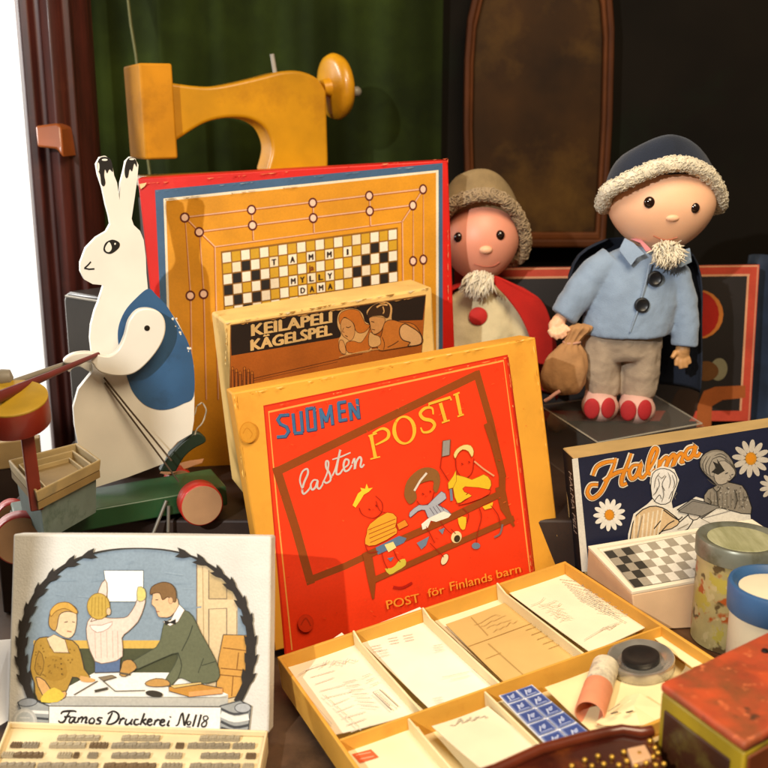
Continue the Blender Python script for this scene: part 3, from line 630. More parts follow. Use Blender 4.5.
# laurel
W = '#2f2a26'
path = catmull(arch, 8); NP = len(path)
a.line(path, [20, 22, 20, 14, 5, 3, 5, 14, 20, 22, 20], W)
for sd in (0, 1):
    for i in range(9):
        f = .035 + i * .045; j = int((f if sd == 0 else 1 - f) * (NP - 1)); p = path[j]
        q = path[min(NP - 1, max(0, j + (5 if sd == 0 else -5)))]; dx, dy = q[0] - p[0], q[1] - p[1]; l = math.hypot(dx, dy); dx, dy = dx / l, dy / l
        nx, ny = (dy, -dx); ln_ = 50 - i * 1.5; wd = 20 - i * .8
        for sg in (1, -1):
            a.poly([(p[0] - dx * 8, p[1] - dy * 8), (p[0] + dx * ln_ * .5 + nx * wd * .85 * sg, p[1] + dy * ln_ * .5 + ny * wd * .85 * sg), (p[0] + dx * ln_ + nx * wd * sg, p[1] + dy * ln_ + ny * wd * sg), (p[0] + dx * ln_ * .7, p[1] + dy * ln_ * .7)], W)
# banner
GR, DG = '#9da09f', '#45474a'
for q, c in (([(52, 520), (80, 508), (138, 530), (138, 590), (60, 600), (70, 560)], GR), ([(605, 530), (660, 515), (690, 530), (682, 606), (605, 600)], GR)): a.poly(q, c, line=DG, lw=3)
a.line([(66, 545), (138, 548)], 8, '#e6e4de'); a.line([(66, 560), (138, 566)], 6, DG); a.line([(64, 580), (138, 585)], 8, DG)
a.line([(608, 552), (645, 566), (684, 560)], 16, '#ebe9e2', 3); a.line([(608, 537), (645, 552), (684, 545)], 6, DG, 3); a.line([(608, 572), (645, 588), (684, 582)], 7, DG, 3); a.line([(608, 590), (650, 602), (682, 600)], 8, '#3a3c40', 3); a.ell(668, 535, 22, 13, '#aeb2b6', 0, line=DG, lw=2)
a.ell(80, 520, 26, 11, '#8e9296', -5, line=DG, lw=2)
a.poly([(138, 530), (608, 532), (605, 606), (138, 594)], '#f4f1ea', line='#55524c', lw=2.5)
a.ell(72, 572, 34, 36, '#b9b8b2'); a.ell(72, 572, 29, 31, '#c8c6bf'); a.ell(72, 572, 24, 26, '#aeb0ac'); a.line([(58, 562), (86, 562)], 3, '#c8c6bf'); a.line([(58, 574), (86, 574)], 3, '#c8c6bf'); a.line([(62, 586), (82, 586)], 3, '#c8c6bf')
IK = '#2b2420'
a.zoom(50, 690, 170)
X = lambda L: [(318 + (x - 318) * 1.06 if 318 < x < 560 else x, y) for x, y in L]
for p in ([(56, 106), (66, 94), (110, 91), (126, 95)], [(97, 92), (84, 114), (70, 138), (54, 143), (44, 134)], [(70, 118), (99, 115)],
          [(120, 119), (102, 120), (93, 136), (100, 145), (113, 132), (121, 118), (115, 138), (124, 143), (132, 136)], [(138, 119), (130, 144)], [(134, 132), (148, 119), (154, 124), (147, 144)], [(150, 132), (166, 119), (172, 124), (166, 143), (176, 143)],
          [(200, 121), (186, 130), (184, 144), (198, 147), (207, 134), (200, 121)], [(244, 123), (228, 121), (221, 130), (234, 138), (228, 149), (212, 148)],
          [(288, 98), (274, 125), (262, 148)], [(266, 104), (290, 92), (312, 102), (316, 122), (300, 142), (275, 151), (258, 146)], [(326, 124), (318, 151)], [(322, 136), (334, 124), (343, 127)], [(350, 126), (344, 145), (352, 152), (366, 142)], [(375, 126), (367, 146), (375, 151)],
          [(402, 129), (387, 130), (382, 146), (392, 153), (404, 147)], [(426, 100), (408, 154)], [(412, 139), (434, 126)], [(418, 138), (433, 154)], [(440, 142), (456, 136), (454, 128), (444, 130), (438, 146), (448, 155), (460, 149)], [(474, 130), (466, 155)], [(470, 142), (482, 130), (491, 133)],
          [(494, 144), (510, 138), (508, 130), (498, 132), (492, 148), (502, 157), (514, 151)], [(532, 132), (524, 153), (533, 157)], [(537, 115), (535, 120)],
          [(572, 156), (584, 150), (598, 106), (608, 100)], [(605, 103), (612, 157)], [(612, 157), (634, 103)], [(634, 136), (626, 142), (627, 152), (637, 150), (641, 141), (634, 136)], [(622, 161), (641, 162)], [(666, 106), (650, 161)], [(688, 106), (672, 163)],
          [(713, 112), (699, 116), (700, 130), (712, 139), (708, 157), (694, 161), (690, 149), (702, 137), (719, 124), (713, 112)]):
    a.line(X(p), ([6.5, 10.5, 6.5] if p[0][0] < 560 else [5, 7.5, 5]) if len(p) > 2 else (9 if p[0][0] != 622 else 4), IK, 5 if len(p) > 2 else 0)
a.build('printed_picture', print_mat('faded print', .7, .08, .08), t)
# the shallow case of rubber type in front of it
CZ = .018
t = thing('type_case', 'shallow cream case holding rows of rubber type, before the pale linen lid', 'case', PZ(130, 770, 0))
q = [PZ(9, 727, CZ), PZ(268, 736, CZ), PZ(250, 830, CZ), PZ(-28, 822, CZ)]
M_case = mat('cream case card', '#e2cfa4', .7, .1, 20, .15, 200)
mb = MB(); mb.prism(q, [V((p.x, p.y, .001)) for p in q]); mb.build('case_floor', M_case, t, bevel=.001)
mb = MB()
for i in range(4):
    p0, p1 = q[i], q[(i + 1) % 4]; d = (p1 - p0).normalized(); n = V((-d.y, d.x, 0))
    mb.prism([p0 + V((0, 0, .0005)), p1 + V((0, 0, .0005)), p1 + n * -.0025 + V((0, 0, .0005)), p0 + n * -.0025 + V((0, 0, .0005))], [p0 + V((0, 0, .006)), p1 + V((0, 0, .006)), p1 + n * -.0025 + V((0, 0, .006)), p0 + n * -.0025 + V((0, 0, .006))])
mb.build('case_rim', M_case, t, bevel=.0008)
ex = (q[1] - q[0]).normalized(); ey = V((0, 0, 1)).cross(ex)
M_rub = [mat('grey rubber', '#8f8470', .8, .3, 60, .4, 300), mat('brown rubber', '#6f5a40', .8, .3, 60, .4, 300), mat('pale rubber', '#a99c82', .8, .25, 60, .4, 300)]
rows = [(746, [(11, 22, 1), (23, 39, 0), (50, 86, 2), (90, 108, 1), (112, 170, 0), (176, 184, 1), (188, 230, 0), (233, 255, 0)]), (756, [(2, 14, 2), (15, 43, 1), (58, 72, 2), (74, 79, 1), (88, 98, 0), (112, 150, 0), (166, 182, 2), (201, 240, 0), (246, 256, 1)]), (766.5, [(0, 35, 0), (38, 98, 0), (104, 156, 1), (162, 182, 0), (190, 240, 0), (243, 254, 2)]), (738.5, [(58, 100, 2), (122, 160, 2), (200, 240, 2)])]
base = {}
for y, L in rows:
    for x0, x1, k in L:
        p0, p1 = PZ(x0, y + (x0 * .004), CZ + .001), PZ(x1, y + x1 * .004, CZ + .001)
        if k not in base:
            mb = MB(); n = 14
            vs = []
            for i in range(n): mb.box((( i + .5) / n - .5, 0, .0012), ((1, 0, 0), (0, 1, 0), (0, 0, 1)), (.46 / n, .0024, .0012 + .0004 * ((i * 7) % 3)))
            mb.box((0, 0, .0006), ((1, 0, 0), (0, 1, 0), (0, 0, 1)), (.5, .0026, .0006))
            o = mb.build('rubber_type', M_rub[k], origin=(0, 0, 0)); base[k] = o
        else: o = base[k].copy(); COL.objects.link(o)
        o.location = (p0 + p1) / 2; o.scale = ((p1 - p0).length, 1, 1); o.rotation_euler.z = math.atan2((p1 - p0).y, (p1 - p0).x) + random.uniform(-.01, .01)
        o['label'] = 'short %s strip of rubber printing type lying in the cream case' % ('grey', 'brown', 'pale')[k]; o['category'] = 'printing type'; o['group'] = 'rubber type strips in the case'
# white card at the far left edge
A = [PZ(-14, 642, .03), PZ(11, 640, .03), PZ(9, 720, .01), PZ(-16, 735, .01)]
mb = MB(); mb.prism(A, [p + V((-.001, .002, 0)) for p in A]); mb.build('white_card', mat('white card', '#e8e6e2', .8, .03), label='white card whose edge shows at the far left beside the linen lid', cat='card', smooth=0)
# ------------------------------------------------------------------ open tray
O = V((-.107, .9043, .0435)); U = V((.9031, .4137, .115)); Vb = V((-.4161, .9093, -.0035)); TW, TD, TH = .345, .285, .036
tf = Frame(O, U, Vb)                                          # rim plane; v runs to the back, n is up
ff = tf.moved(-.019); 
t = thing('post_game_tray', 'open ochre cardboard tray with cream dividers, holding paper sheets and stamps', 'tray', O - tf.n * .04)
M_tray = mat('ochre tray card', '#d49c3a', .65, .12, 16, .15, 160, alt='#c07e22', altscale=12, altlo=.56, althi=.75)
M_crm = mat('cream card', '#e6d6a6', .75, .08, 22, .1, 200)
th = .0035
def wall(mb, a0, b0, a1, b1, h0, h1, w=th):
    p0, p1 = V((a0, b0)), V((a1, b1)); d = (p1 - p0).normalized(); n = V((-d.y, d.x)) * (w / 2)
    c = [p0 + n, p1 + n, p1 - n, p0 - n]
    mb.prism([tf.w(x.x, x.y, h1) for x in c], [tf.w(x.x, x.y, h0) for x in c])
mb = MB(); h = th / 2
wall(mb, 0, -h, TW, -h, -TH, 0); mb.build('back_wall', M_tray, t, bevel=.0008)
mb = MB(); wall(mb, 0, -TD + h, TW, -TD + h, -TH, 0); mb.build('front_wall', M_tray, t, bevel=.0008)
mb = MB(); wall(mb, h, -th - .0003, h, -TD + th + .0003, -TH, -.0002); mb.build('left_wall', M_tray, t, bevel=.0008)
mb = MB(); wall(mb, TW - h, -th - .0003, TW - h, -TD + th + .0003, -TH, -.0002); mb.build('right_wall', M_tray, t, bevel=.0008)
mb = MB(); mb.prism([tf.w(*p, -.026) for p in ((th, -th), (TW - th, -th), (TW - th, -TD + th), (th, -TD + th))], [tf.w(*p, -TH + .001) for p in ((th, -th), (TW - th, -th), (TW - th, -TD + th), (th, -TD + th))])
mb.build('tray_floor', M_crm, t)
top = tf.moved(-.001)
l0 = top.uv(333, 742); l1 = top.uv(659, 627)
sl = (l1[1] - l0[1]) / (l1[0] - l0[0]); MIDL = lambda a_: l0[1] + sl * (a_ - l0[0])
mb = MB(); wall(mb, th, MIDL(th), TW - th, MIDL(TW - th), -.026, -.001, .0022); mb.build('long_divider', M_tray, t, bevel=.0005)
dv = []
for p0, p1 in (((346, 629), (427, 712)), ((419, 605), (501, 686)), ((494, 583), (586, 655))):
    a0, a1 = top.uv(*p0), top.uv(*p1); x = (a0[0] + a1[0]) / 2; dv.append(x)
    mb = MB(); wall(mb, x, -th - .0005, x, MIDL(x) + .0013, -.026, -.002, .002)
    pk = [tf.w(x - .001, -th - .0005, .0035), tf.w(x - .001, -th - .0005, -.002), tf.w(x - .001, -th - .018, -.002)]
    mb.prism(pk, [p + tf.u * .002 for p in pk]); mb.build('divider', M_crm, t, bevel=.0004)
fv = []
for p0, p1 in (((419, 722), (446, 768)), ((491, 700), (544, 742))):
    x = (top.uv(*p0)[0] + top.uv(*p1)[0]) / 2; fv.append(x)
    mb = MB(); wall(mb, x, MIDL(x) - .0013, x, -TD + th + .0005, -.026, -.003, .002); mb.build('divider', M_crm, t, bevel=.0004)
# papers lying in the tray
def sheet(name, label, cat, px, c, hgt, ink=None, curl=.0, group=None, thick=.0008):
    g = tf.moved(hgt); P4 = [g.uv(*p) for p in px] if not isinstance(px[0], V) else px
    t_ = thing(name, label, cat, g.w(sum(p[0] for p in P4) / 4, sum(p[1] for p in P4) / 4, 0), group)
    mb = MB(); n = 8; vs = []
    def bil(u, v): 
        return [(P4[0][i] * (1 - u) + P4[1][i] * u) * (1 - v) + (P4[3][i] * (1 - u) + P4[2][i] * u) * v for i in (0, 1)]
    f = lambda u, v: curl * ((2 * u - 1) ** 2 * .5 + (2 * v - 1) ** 2 * .5)
    for k, dz in ((0, 0), (1, -thick)):
        for j in range(n + 1):
            for i in range(n + 1): x, y = bil(i / n, j / n); vs.append(g.w(x, y, dz + f(i / n, j / n)))
    m = (n + 1) ** 2; fs = []
    for k in (0, 1):
        for j in range(n):
            for i in range(n): fs.append([k * m + j * (n + 1) + i, k * m + j * (n + 1) + i + 1, k * m + (j + 1) * (n + 1) + i + 1, k * m + (j + 1) * (n + 1) + i])
    rim = [i for i in range(n + 1)] + [j * (n + 1) + n for j in range(1, n + 1)] + [n * (n + 1) + i for i in range(n - 1, -1, -1)] + [j * (n + 1) for j in range(n - 1, 0, -1)]
    for i in range(len(rim)): p, q_ = rim[i], rim[(i + 1) % len(rim)]; fs.append([p, q_, q_ + m, p + m])
    mb.add(vs, fs); mb.build('sheet', mat(name + ' paper', c, .8, .05, 25, .08, 250), t_, smooth=30)
    if ink:
        A_ = Art(g, curl * .9 + 3e-4); A_.k = .9; ink(A_); A_.build('writing', PAPER, t_)
    return t_
rs = random.Random(11)
def scribble(A_, p0, p1, w, c, amp, n):                        # a line of running handwriting or worn type
    pts = []
    for i in range(n): f = i / (n - 1); pts.append((p0[0] + (p1[0] - p0[0]) * f + rs.uniform(-1, 1) * amp * .4, p0[1] + (p1[1] - p0[1]) * f + rs.uniform(-amp, amp)))
    A_.line(pts, w, c)
def typed(A_, p0, p1, w, c):                                   # broken dashes of small print
    f = 0
    while f < 1:
        l = rs.uniform(.04, .13); e = min(1, f + l); A_.line([(p0[0] + (p1[0] - p0[0]) * f, p0[1] + (p1[1] - p0[1]) * f), (p0[0] + (p1[0] - p0[0]) * e, p0[1] + (p1[1] - p0[1]) * e)], w, c); f = e + rs.uniform(.015, .03)
def ink1(A_):
    A_.zoom(256, 512, 256)
    for i in range(10):
        f = i / 9; x0, y0 = 150 + 14 * i + (10 if i > 4 else 0), 480 + 21 * i; 
        typed(A_, (x0, y0), (x0 + 60 + rs.uniform(-20, 30), y0 - 20), 3.5, '#d2ccbe')
    for i in range(7): typed(A_, (262 + i * 9, 520 + i * 12), (300 + i * 11, 512 + i * 14), 4, '#bdb7aa')
    for i in range(4): scribble(A_, (190 + i * 30, 470 - i * 3), (215 + i * 30, 462 - i * 3), 2.5, '#cfc9bb', 8, 6)
    A_.line([(128, 500), (180, 470), (260, 455)], 2, '#cdc7b8', 3); A_.line([(352, 552), (372, 544), (428, 596), (408, 606), (352, 552)], 2.6, '#8a857c'); typed(A_, (362, 556), (404, 594), 3, '#a8a298')
    for i in range(3): typed(A_, (320 + 12 * i, 505 + 13 * i), (345 + 12 * i, 496 + 13 * i), 3.5, '#bab4a6')
    A_.line([(140, 545), (230, 650)], 2, '#d4cdbd'); typed(A_, (200, 560), (340, 690), 3, '#d6cfbf')
def ink2(A_):
    A_.zoom(256, 512, 256)
    for x, y in ((410, 390), (455, 382), (360, 415), (380, 430), (545, 415), (545, 575)):
        for i in range(3): typed(A_, (x - 14 + i * 3, y - 6 + i * 8), (x + 14 + i * 3, y - 11 + i * 8), 3, '#b8b2a4')
    A_.line([(560, 505), (640, 488)], 2, '#bcb5a4'); A_.line([(585, 512), (640, 500)], 2, '#c4bdae'); A_.line([(700, 500), (560, 350)], 1.5, '#d4ccba')
    typed(A_, (650, 480), (712, 535), 2.5, '#c4bca8')
def ink4(A_):
    A_.zoom(440, 540, 200)
    for i in range(9): typed(A_, (460 + i * 10, 155 + i * 10), (540 + i * 22, 165 + i * 20), 4.5, '#c0bba8')
    for i in range(8): typed(A_, (545 + i * 9, 180 + i * 15), (640 + i * 12, 200 + i * 14), 5, '#b2ad9c')
    for i in range(6): scribble(A_, (380 + i * 16, 260 + i * 12), (450 + i * 12, 245 + i * 14), 3, '#cdc5ac', 6, 9)
    A_.line([(350, 262), (385, 248), (400, 232)], 2.5, '#cac2a8', 3); A_.line([(555, 395), (640, 345), (700, 325)], 2.5, '#c8c0a8', 3); scribble(A_, (615, 360), (680, 335), 4, '#bcb49e', 6, 9)
def ink3(A_):
    A_.zoom(440, 540, 200)
    A_.line([(110, 412), (355, 322)], 3.5, '#bd9a56'); A_.line([(175, 460), (235, 436)], 3, '#bd9a56'); A_.line([(185, 400), (330, 530)], 3, '#bd9a56'); A_.line([(120, 300), (185, 370)], 2.5, '#c29c58')
    for i in range(5): typed(A_, (330 + i * 22, 350 + i * 18), (400 + i * 22, 325 + i * 18), 5, '#c09f5e')
    for i in range(4): scribble(A_, (130 + i * 25, 330 + i * 8), (230 + i * 22, 290 + i * 8), 2.5, '#c6a666', 6, 8)
    typed(A_, (375, 330), (400, 350), 7, '#b8934c'); typed(A_, (425, 375), (480, 410), 7, '#b8934c')
H = -.015
sheet('letter_sheet', 'cream letter with grey typing and a boxed mark, back left compartment of tray', 'letter', [(283, 672), (342, 634), (424, 712), (336, 736)], '#efe6cc', H, ink1, .0018)
sheet('envelope', 'white envelope with small grey address marks, second compartment from the left', 'envelope', [(352, 634), (420, 608), (498, 684), (431, 711)], '#f1ead4', H, ink2, .0012)
sheet('cream_sheet', 'plain cream sheet lying under the brown envelope in the tray', 'paper', [(424, 612), (494, 586), (585, 655), (503, 683)], '#eee2bd', H - .003, None, .001)
sheet('brown_envelope', 'kraft brown envelope with folded seams, third compartment from the left', 'envelope', [(446, 625), (514, 600), (581, 655), (505, 684)], '#cfae6a', H + .0005, ink3, .001)
sheet('form_sheet', 'cream printed form with grey lines of text in the back right compartment', 'paper', [(500, 587), (559, 566), (652, 625), (590, 653)], '#efe6c8', H, ink4, .0012)
def inkst(A_): A_.full().poly([(352, 755), (371, 750), (379, 758), (360, 764)], '#e2683c'); A_.line([(356, 756), (371, 753)], 1.5, '#f0a888'); A_.line([(360, 760), (374, 757)], 1.5, '#f0a888')
sheet('stamped_envelope', 'pale envelope with an orange stamp, front left compartment', 'envelope', [(340, 748), (416, 724), (458, 783), (378, 812)], '#efe2b8', H, inkst, .0006)
def inkp(A_):
    A_.zoom(256, 512, 256)
    for i in range(4): scribble(A_, (585 + i * 22, 645 - i * 5), (620 + i * 26, 628 - i * 4), 3, '#c2b8a2', 6, 9)
sheet('postcard', 'greyish cream postcard with faint handwriting, beside the blue stamps', 'postcard', [(432, 728), (488, 708), (540, 748), (482, 771)], '#e4d8b8', H + .004, inkp, .002)
# sheet of blue stamps
g = tf.moved(H + .009); rs2 = random.Random(2)
sp = [(499, 697), (532, 686), (592, 736), (552, 752)]
def inks(A_):
    A_.full(); Q = homo(sp); 
    for r in range(5):
        for c in range(2):
            b0 = lambda u, v: Q((c + u) / 2, (r + v) / 5)
            A_.poly([b0(.05, .06), b0(.95, .06), b0(.95, .94), b0(.05, .94)], '#7382b2'); A_.poly([b0(.12, .14), b0(.88, .14), b0(.88, .86), b0(.12, .86)], '#3d4f8c')
            j_ = lambda: rs2.uniform(-.07, .07); A_.line([b0(.25 + j_(), .72 + j_()), b0(.42 + j_(), .35 + j_()), b0(.5 + j_(), .6 + j_()), b0(.68 + j_(), .3 + j_())], 1.5, '#b9c2dc'); A_.line([b0(.2, .8), b0(.8, .8)], 1, '#a5b0d2'); A_.ell(*b0(.55, .5), 2.2, 2, '#a0accf')
sheet('stamp_sheet', 'curling sheet of ten small blue stamps in the front of the tray', 'stamps', sp, '#dfe0e6', H + .010, inks, .0016, thick=.0006)
sheet('backing_sheet', 'thin cream sheet under the blue stamps', 'paper', [(494, 704), (532, 690), (640, 775), (565, 800)], '#ead9a8', H + .001, None, .001)
# paper roll: white printed paper with a salmon band
g = tf.moved(-.004); c0 = g.at(604, 671); c1 = g.at(590, 712); ax_ = (c1 - c0)
t = thing('paper_roll', 'small paper roll with a grey printed half and a salmon pink half', 'paper roll', c0 - tf.n * .012)
axn = ax_.normalized(); R0 = .0125
mb = MB(); mb.lathe(c0 - axn * .008, axn, [(0, .002), (R0 - .0012, .0015), (R0 - .0008, 0), (R0, .0002), (R0, .036), (R0 - .001, .0362)], 30); mb.build('printed_half', mat('grey printed paper', '#cfc4a8', .75, .2, 90, alt='#a89c88', altscale=70, altlo=.48, althi=.62), t, smooth=50)
L_ = ax_.length
mb = MB(); mb.lathe(c0 + axn * .0265, axn, [(R0 + .0003, 0), (R0 + .0005, .0003), (R0 + .0005, L_ - .024), (R0 - .0007, L_ - .0237), (R0 - .0012, .004), (0, .003)], 30); mb.build('pink_half', mat('salmon pink paper', '#e0916a', .7, .1, 40), t, smooth=50)
# crumpled note, inking tin
g = tf.moved(-.008)
mb = MB(); q = [(596, 722), (626, 700), (640, 703), (664, 712), (662, 722), (640, 728), (604, 726)]
vs = [g.at(*p, h_) for p, h_ in zip(q, (0, .004, .010, .004, -.002, .003, .001))]; vs += [p - tf.n * .0008 for p in vs]
cn = g.at(634, 714, .009); 
mb.add([cn] + vs, [[0, i + 1, (i + 1) % 7 + 1] for i in range(7)] + [[8 + i, i + 1, (i + 1) % 7 + 1, 8 + (i + 1) % 7] for i in range(7)] + [[14, 13, 12, 11, 10, 9, 8]])
t = thing('folded_note', 'folded cream note with two dark marks beside the paper roll', 'note', g.at(634, 716)); mb.build('sheet', mat('note paper', '#e6d3a0', .8, .08, 30), t, smooth=0)
A = Art(tf.moved(.0026)); A.k = .8; A.full(); A.line([(611, 714), (618, 712)], 2.2, '#5a4c3a'); A.line([(626, 713), (633, 711)], 2.4, '#4c4034'); A.line([(608, 712), (620, 704)], 1, '#8a7c66'); A.build('writing', PAPER, t)
sheet('loose_sheet', 'cream sheet lying under the roll and the note in the front right of the tray', 'paper', [(545, 690), (625, 658), (715, 715), (620, 760)], '#e9d6a2', H, None, .003)
g = tf.moved(-.014); c = g.at(641, 667)
t = thing('inking_tin', 'round black inking pad in a shiny metal tin in the front right of the tray', 'tin', c)
mb = MB(); mb.lathe(c, tf.n, [(.030, 0), (.031, .001), (.031, .0105), (.0305, .0115), (.0285, .0115), (.022, .0075), (.0205, .007), (0, .0065)], 48); mb.build('metal_rim', mat('dull steel tin', '#b4afa4', .22, .2, 60, metal=.7), t, smooth=60)
mb = MB(); mb.lathe(c + tf.n * .0072, tf.n, [(0, 0), (.0165, 0), (.0175, .002), (.0172, .006), (.014, .0065), (.010, .005), (0, .0047)], 40); mb.build('ink_pad', mat('black ink pad', '#1a1614', .4, .3, 80), t, smooth=40)
sheet('cream_card', 'small cream card in the right end of the tray beside the inking tin', 'card', [(652, 637), (668, 631), (712, 660), (692, 668)], '#efdfae', -.012, None, .001)
# block propping the high right side of the tray
pr = tf.w(TW * .9, -TD * .55, -TH - .001); pz = pr.z - .003
mb = MB(); mb.box((pr.x, pr.y, pz / 2), (V((U.x, U.y, 0)).normalized(), V((-U.y, U.x, 0)).normalized(), V((0, 0, 1))), (.02, .05, pz / 2 - .003)); mb.build('tray_prop', M_tier, label='dark block under the raised right side of the open tray', cat='display block')
# ------------------------------------------------------------------ halma box lid
fr = Frame.euler((.2098, 1.0474, .2039), 5.39, -3.27, 6.66); HAL = fr
t = cardbox('halma_box', 'dark blue box lettered Halma with daisies and two children, behind the chequered tray', 'game box', fr, .34, .148, .05, mat('buff card', '#b99a62', .7, .14, 20, .2, 160), 'lid')
a = Art(fr); a.k = .85; a.zoom(560, 420, 208)
a.poly([(48, 143), (820, 18), (828, 450), (98, 555)], '#1d2138'); a.poly([(44, 144), (66, 140), (98, 470), (108, 560), (80, 560)], '#dcd6c8')
def daisy(x, y, r, n, rot, c='#e8e2d4'):
    for i in range(n):
        q = rot + i * 2 * math.pi / n; a.ell(x + math.cos(q) * r * .64, y + math.sin(q) * r * .66, r * .36, r * .15, c, math.degrees(q), 12)
    a.ell(x, y, r * .30, r * .34, '#c98a24'); a.ell(x - 1, y - 1, r * .22, r * .26, '#dd8c1c')
daisy(182, 350, 60, 13, .2); daisy(704, 142, 70, 12, .1, '#c9bfae'); daisy(790, 245, 55, 12, .3, '#c9bfae')
HS = [[(205, 140), (195, 175), (172, 225), (148, 268), (118, 288), (100, 268), (112, 240), (140, 238)], [(120, 205), (135, 172), (168, 155), (208, 150)], [(262, 122), (245, 170), (228, 212), (228, 238), (246, 232)], [(160, 225), (205, 195), (252, 182)],
      [(292, 165), (268, 168), (254, 192), (264, 216), (284, 200), (298, 162), (292, 200), (304, 212), (318, 196)], [(318, 196), (345, 150), (358, 112), (346, 105), (330, 140), (322, 185), (334, 198), (352, 180)],
      [(366, 145), (362, 186), (372, 155), (390, 136), (396, 148), (388, 176), (400, 148), (416, 128), (424, 138), (416, 166), (428, 140), (444, 122), (452, 132), (446, 154), (458, 152)], [(494, 98), (472, 104), (460, 126), (470, 142), (488, 128), (500, 94), (494, 124), (506, 132), (516, 118)]]
for w, c in ((23, '#e6dac2'), (18, '#7a3c0c'), (14, '#e08a22')):
    for i, p in enumerate(HS): a.line(p, [w * .6, w, w * .7] if w < 20 else w, c, 5)
# boy and girl over the board
K = '#22201e'; pa = '#e9e2d2'
a.poly([(245, 535), (250, 420), (270, 345), (320, 310), (345, 285), (330, 230), (335, 190), (375, 168), (420, 180), (438, 220), (425, 260), (410, 300), (415, 325), (470, 300), (500, 282), (560, 300), (660, 325), (700, 340), (712, 470)], pa, 0)
a.poly([(256, 530), (260, 420), (280, 350), (330, 318), (375, 322), (410, 345), (440, 375), (410, 400), (350, 425), (340, 520)], '#d8b98c', 2, line=K, lw=4)
for i in range(7): a.line([(275 + i * 17, 352 - i * 4), (268 + i * 15, 500 - i * 12)], 6, '#e9d8b8')
a.poly([(338, 285), (335, 215), (352, 185), (385, 178), (420, 195), (430, 230), (415, 262), (405, 300), (370, 310)], '#e9e4da', 2, line=K, lw=3)
for q in ([(350, 270), (365, 240), (360, 215)], [(385, 260), (375, 235), (390, 205)], [(400, 290), (412, 262)], [(345, 300), (365, 275), (372, 290)]): a.line(q, 3, '#5a5650', 3)
for q in ([(360, 425), (395, 385), (420, 370)], [(400, 430), (470, 400), (505, 330)], [(440, 375), (470, 350), (490, 345)], [(380, 330), (430, 365), (450, 355)], [(345, 400), (370, 370)]): a.line(q, 4, K, 3)
a.poly([(470, 345), (500, 315), (520, 325), (515, 355), (490, 368)], '#d9cfbf', 2, line=K, lw=3)
a.poly([(430, 330), (485, 290), (590, 315), (520, 362), (500, 340)], '#9a948a', 0, line=K, lw=3); a.line([(530, 360), (640, 330)], 3, '#9a938a')
a.poly([(530, 300), (545, 255), (575, 240), (535, 200), (515, 170), (520, 135), (555, 110), (600, 112), (635, 150), (645, 200), (620, 228), (670, 240), (695, 290), (702, 345), (620, 330)], '#8d8475', 2, line=K, lw=3)
rs3 = random.Random(4)
for i in range(70):
    x, y = rs3.uniform(550, 690), rs3.uniform(245, 330); 
    if y > 330 - (x - 520) * .9 or x > 580: a.ell(x, y, 3, 3, rs3.choice(['#5c564c', '#b0a898']), seg=6)
a.poly([(522, 172), (528, 135), (560, 116), (600, 120), (605, 150), (570, 165), (565, 205), (540, 195)], '#a39a8a', 2)
a.poly([(565, 205), (575, 160), (605, 148), (640, 180), (640, 205), (610, 230), (580, 235)], '#b3a896', 2, line='#4a463e', lw=2)
a.poly([(560, 150), (580, 160), (575, 140), (592, 165), (605, 185), (580, 200), (555, 190), (572, 175)], '#2c2a26')
for q in ([(345, 250), (350, 215), (365, 192)], [(372, 300), (380, 270), (372, 240)], [(395, 190), (405, 220), (398, 250)], [(410, 200), (420, 230), (414, 250)], [(358, 200), (372, 212), (385, 200)], [(340, 275), (352, 262), (356, 245)], [(420, 262), (428, 268), (420, 280), (424, 290)]): a.line(q, 2.5, '#6a665e', 4, .6)
for q in ([(530, 190), (524, 160), (540, 130)], [(540, 200), (534, 165), (552, 132)], [(552, 205), (546, 175), (560, 140)], [(566, 130), (590, 122), (612, 135)], [(560, 142), (588, 132), (618, 150)], [(540, 215), (560, 232), (575, 240)], [(620, 150), (640, 178), (646, 205)], [(632, 160), (648, 190)]): a.line(q, 3, '#4c473e', 4, .6)
a.line([(606, 196), (616, 192)], 3.5, '#2c2a26'); a.line([(628, 200), (636, 198)], 3, '#2c2a26'); a.line([(612, 222), (624, 222)], 2.5, '#4a3a34'); a.line([(622, 200), (628, 212), (620, 214)], 2, '#5a5248', 3)
for q in ([(560, 245), (575, 262), (590, 245)], [(575, 262), (580, 320)], [(640, 255), (650, 290), (640, 325)], [(540, 285), (555, 300), (545, 315)]): a.line(q, 3, '#38342c', 3)
for i in range(9): a.line([(552 + i * 15, 262 + (i % 2) * 6), (548 + i * 16, 322)], 1.6, '#6e675a')
for q in ([(445, 470), (520, 445), (600, 420)], [(520, 362), (600, 395), (700, 372)], [(470, 420), (520, 390), (590, 380)], [(430, 400), (470, 380)], [(300, 350), (285, 420), (275, 500)], [(350, 425), (345, 480)]): a.line(q, 2.6, '#8a8478', 3)
a.poly([(432, 335), (486, 296), (585, 316), (520, 352)], '#8a847a', line=K, lw=2)
a.build('printed_picture', print_mat('halma print', .5, .08, .08, .35), t)
sf = Frame(fr.w(0, 0, -.05), fr.n, fr.v); a = Art(sf, 4e-4); a.k = .8
a.raw([(.001, -.001), (.049, -.001), (.049, -.147), (.001, -.147)], [[0, 1, 2, 3]], '#17171f')
vs, fs = glyphs('HALMA PELI'); a.raw([(.02 + .013 * y_, -.022 - .072 * x_) for x_, y_ in vs], fs, '#b8b2a6'); a.build('printed_spine', print_mat('spine print', .55, .1, .05), t)
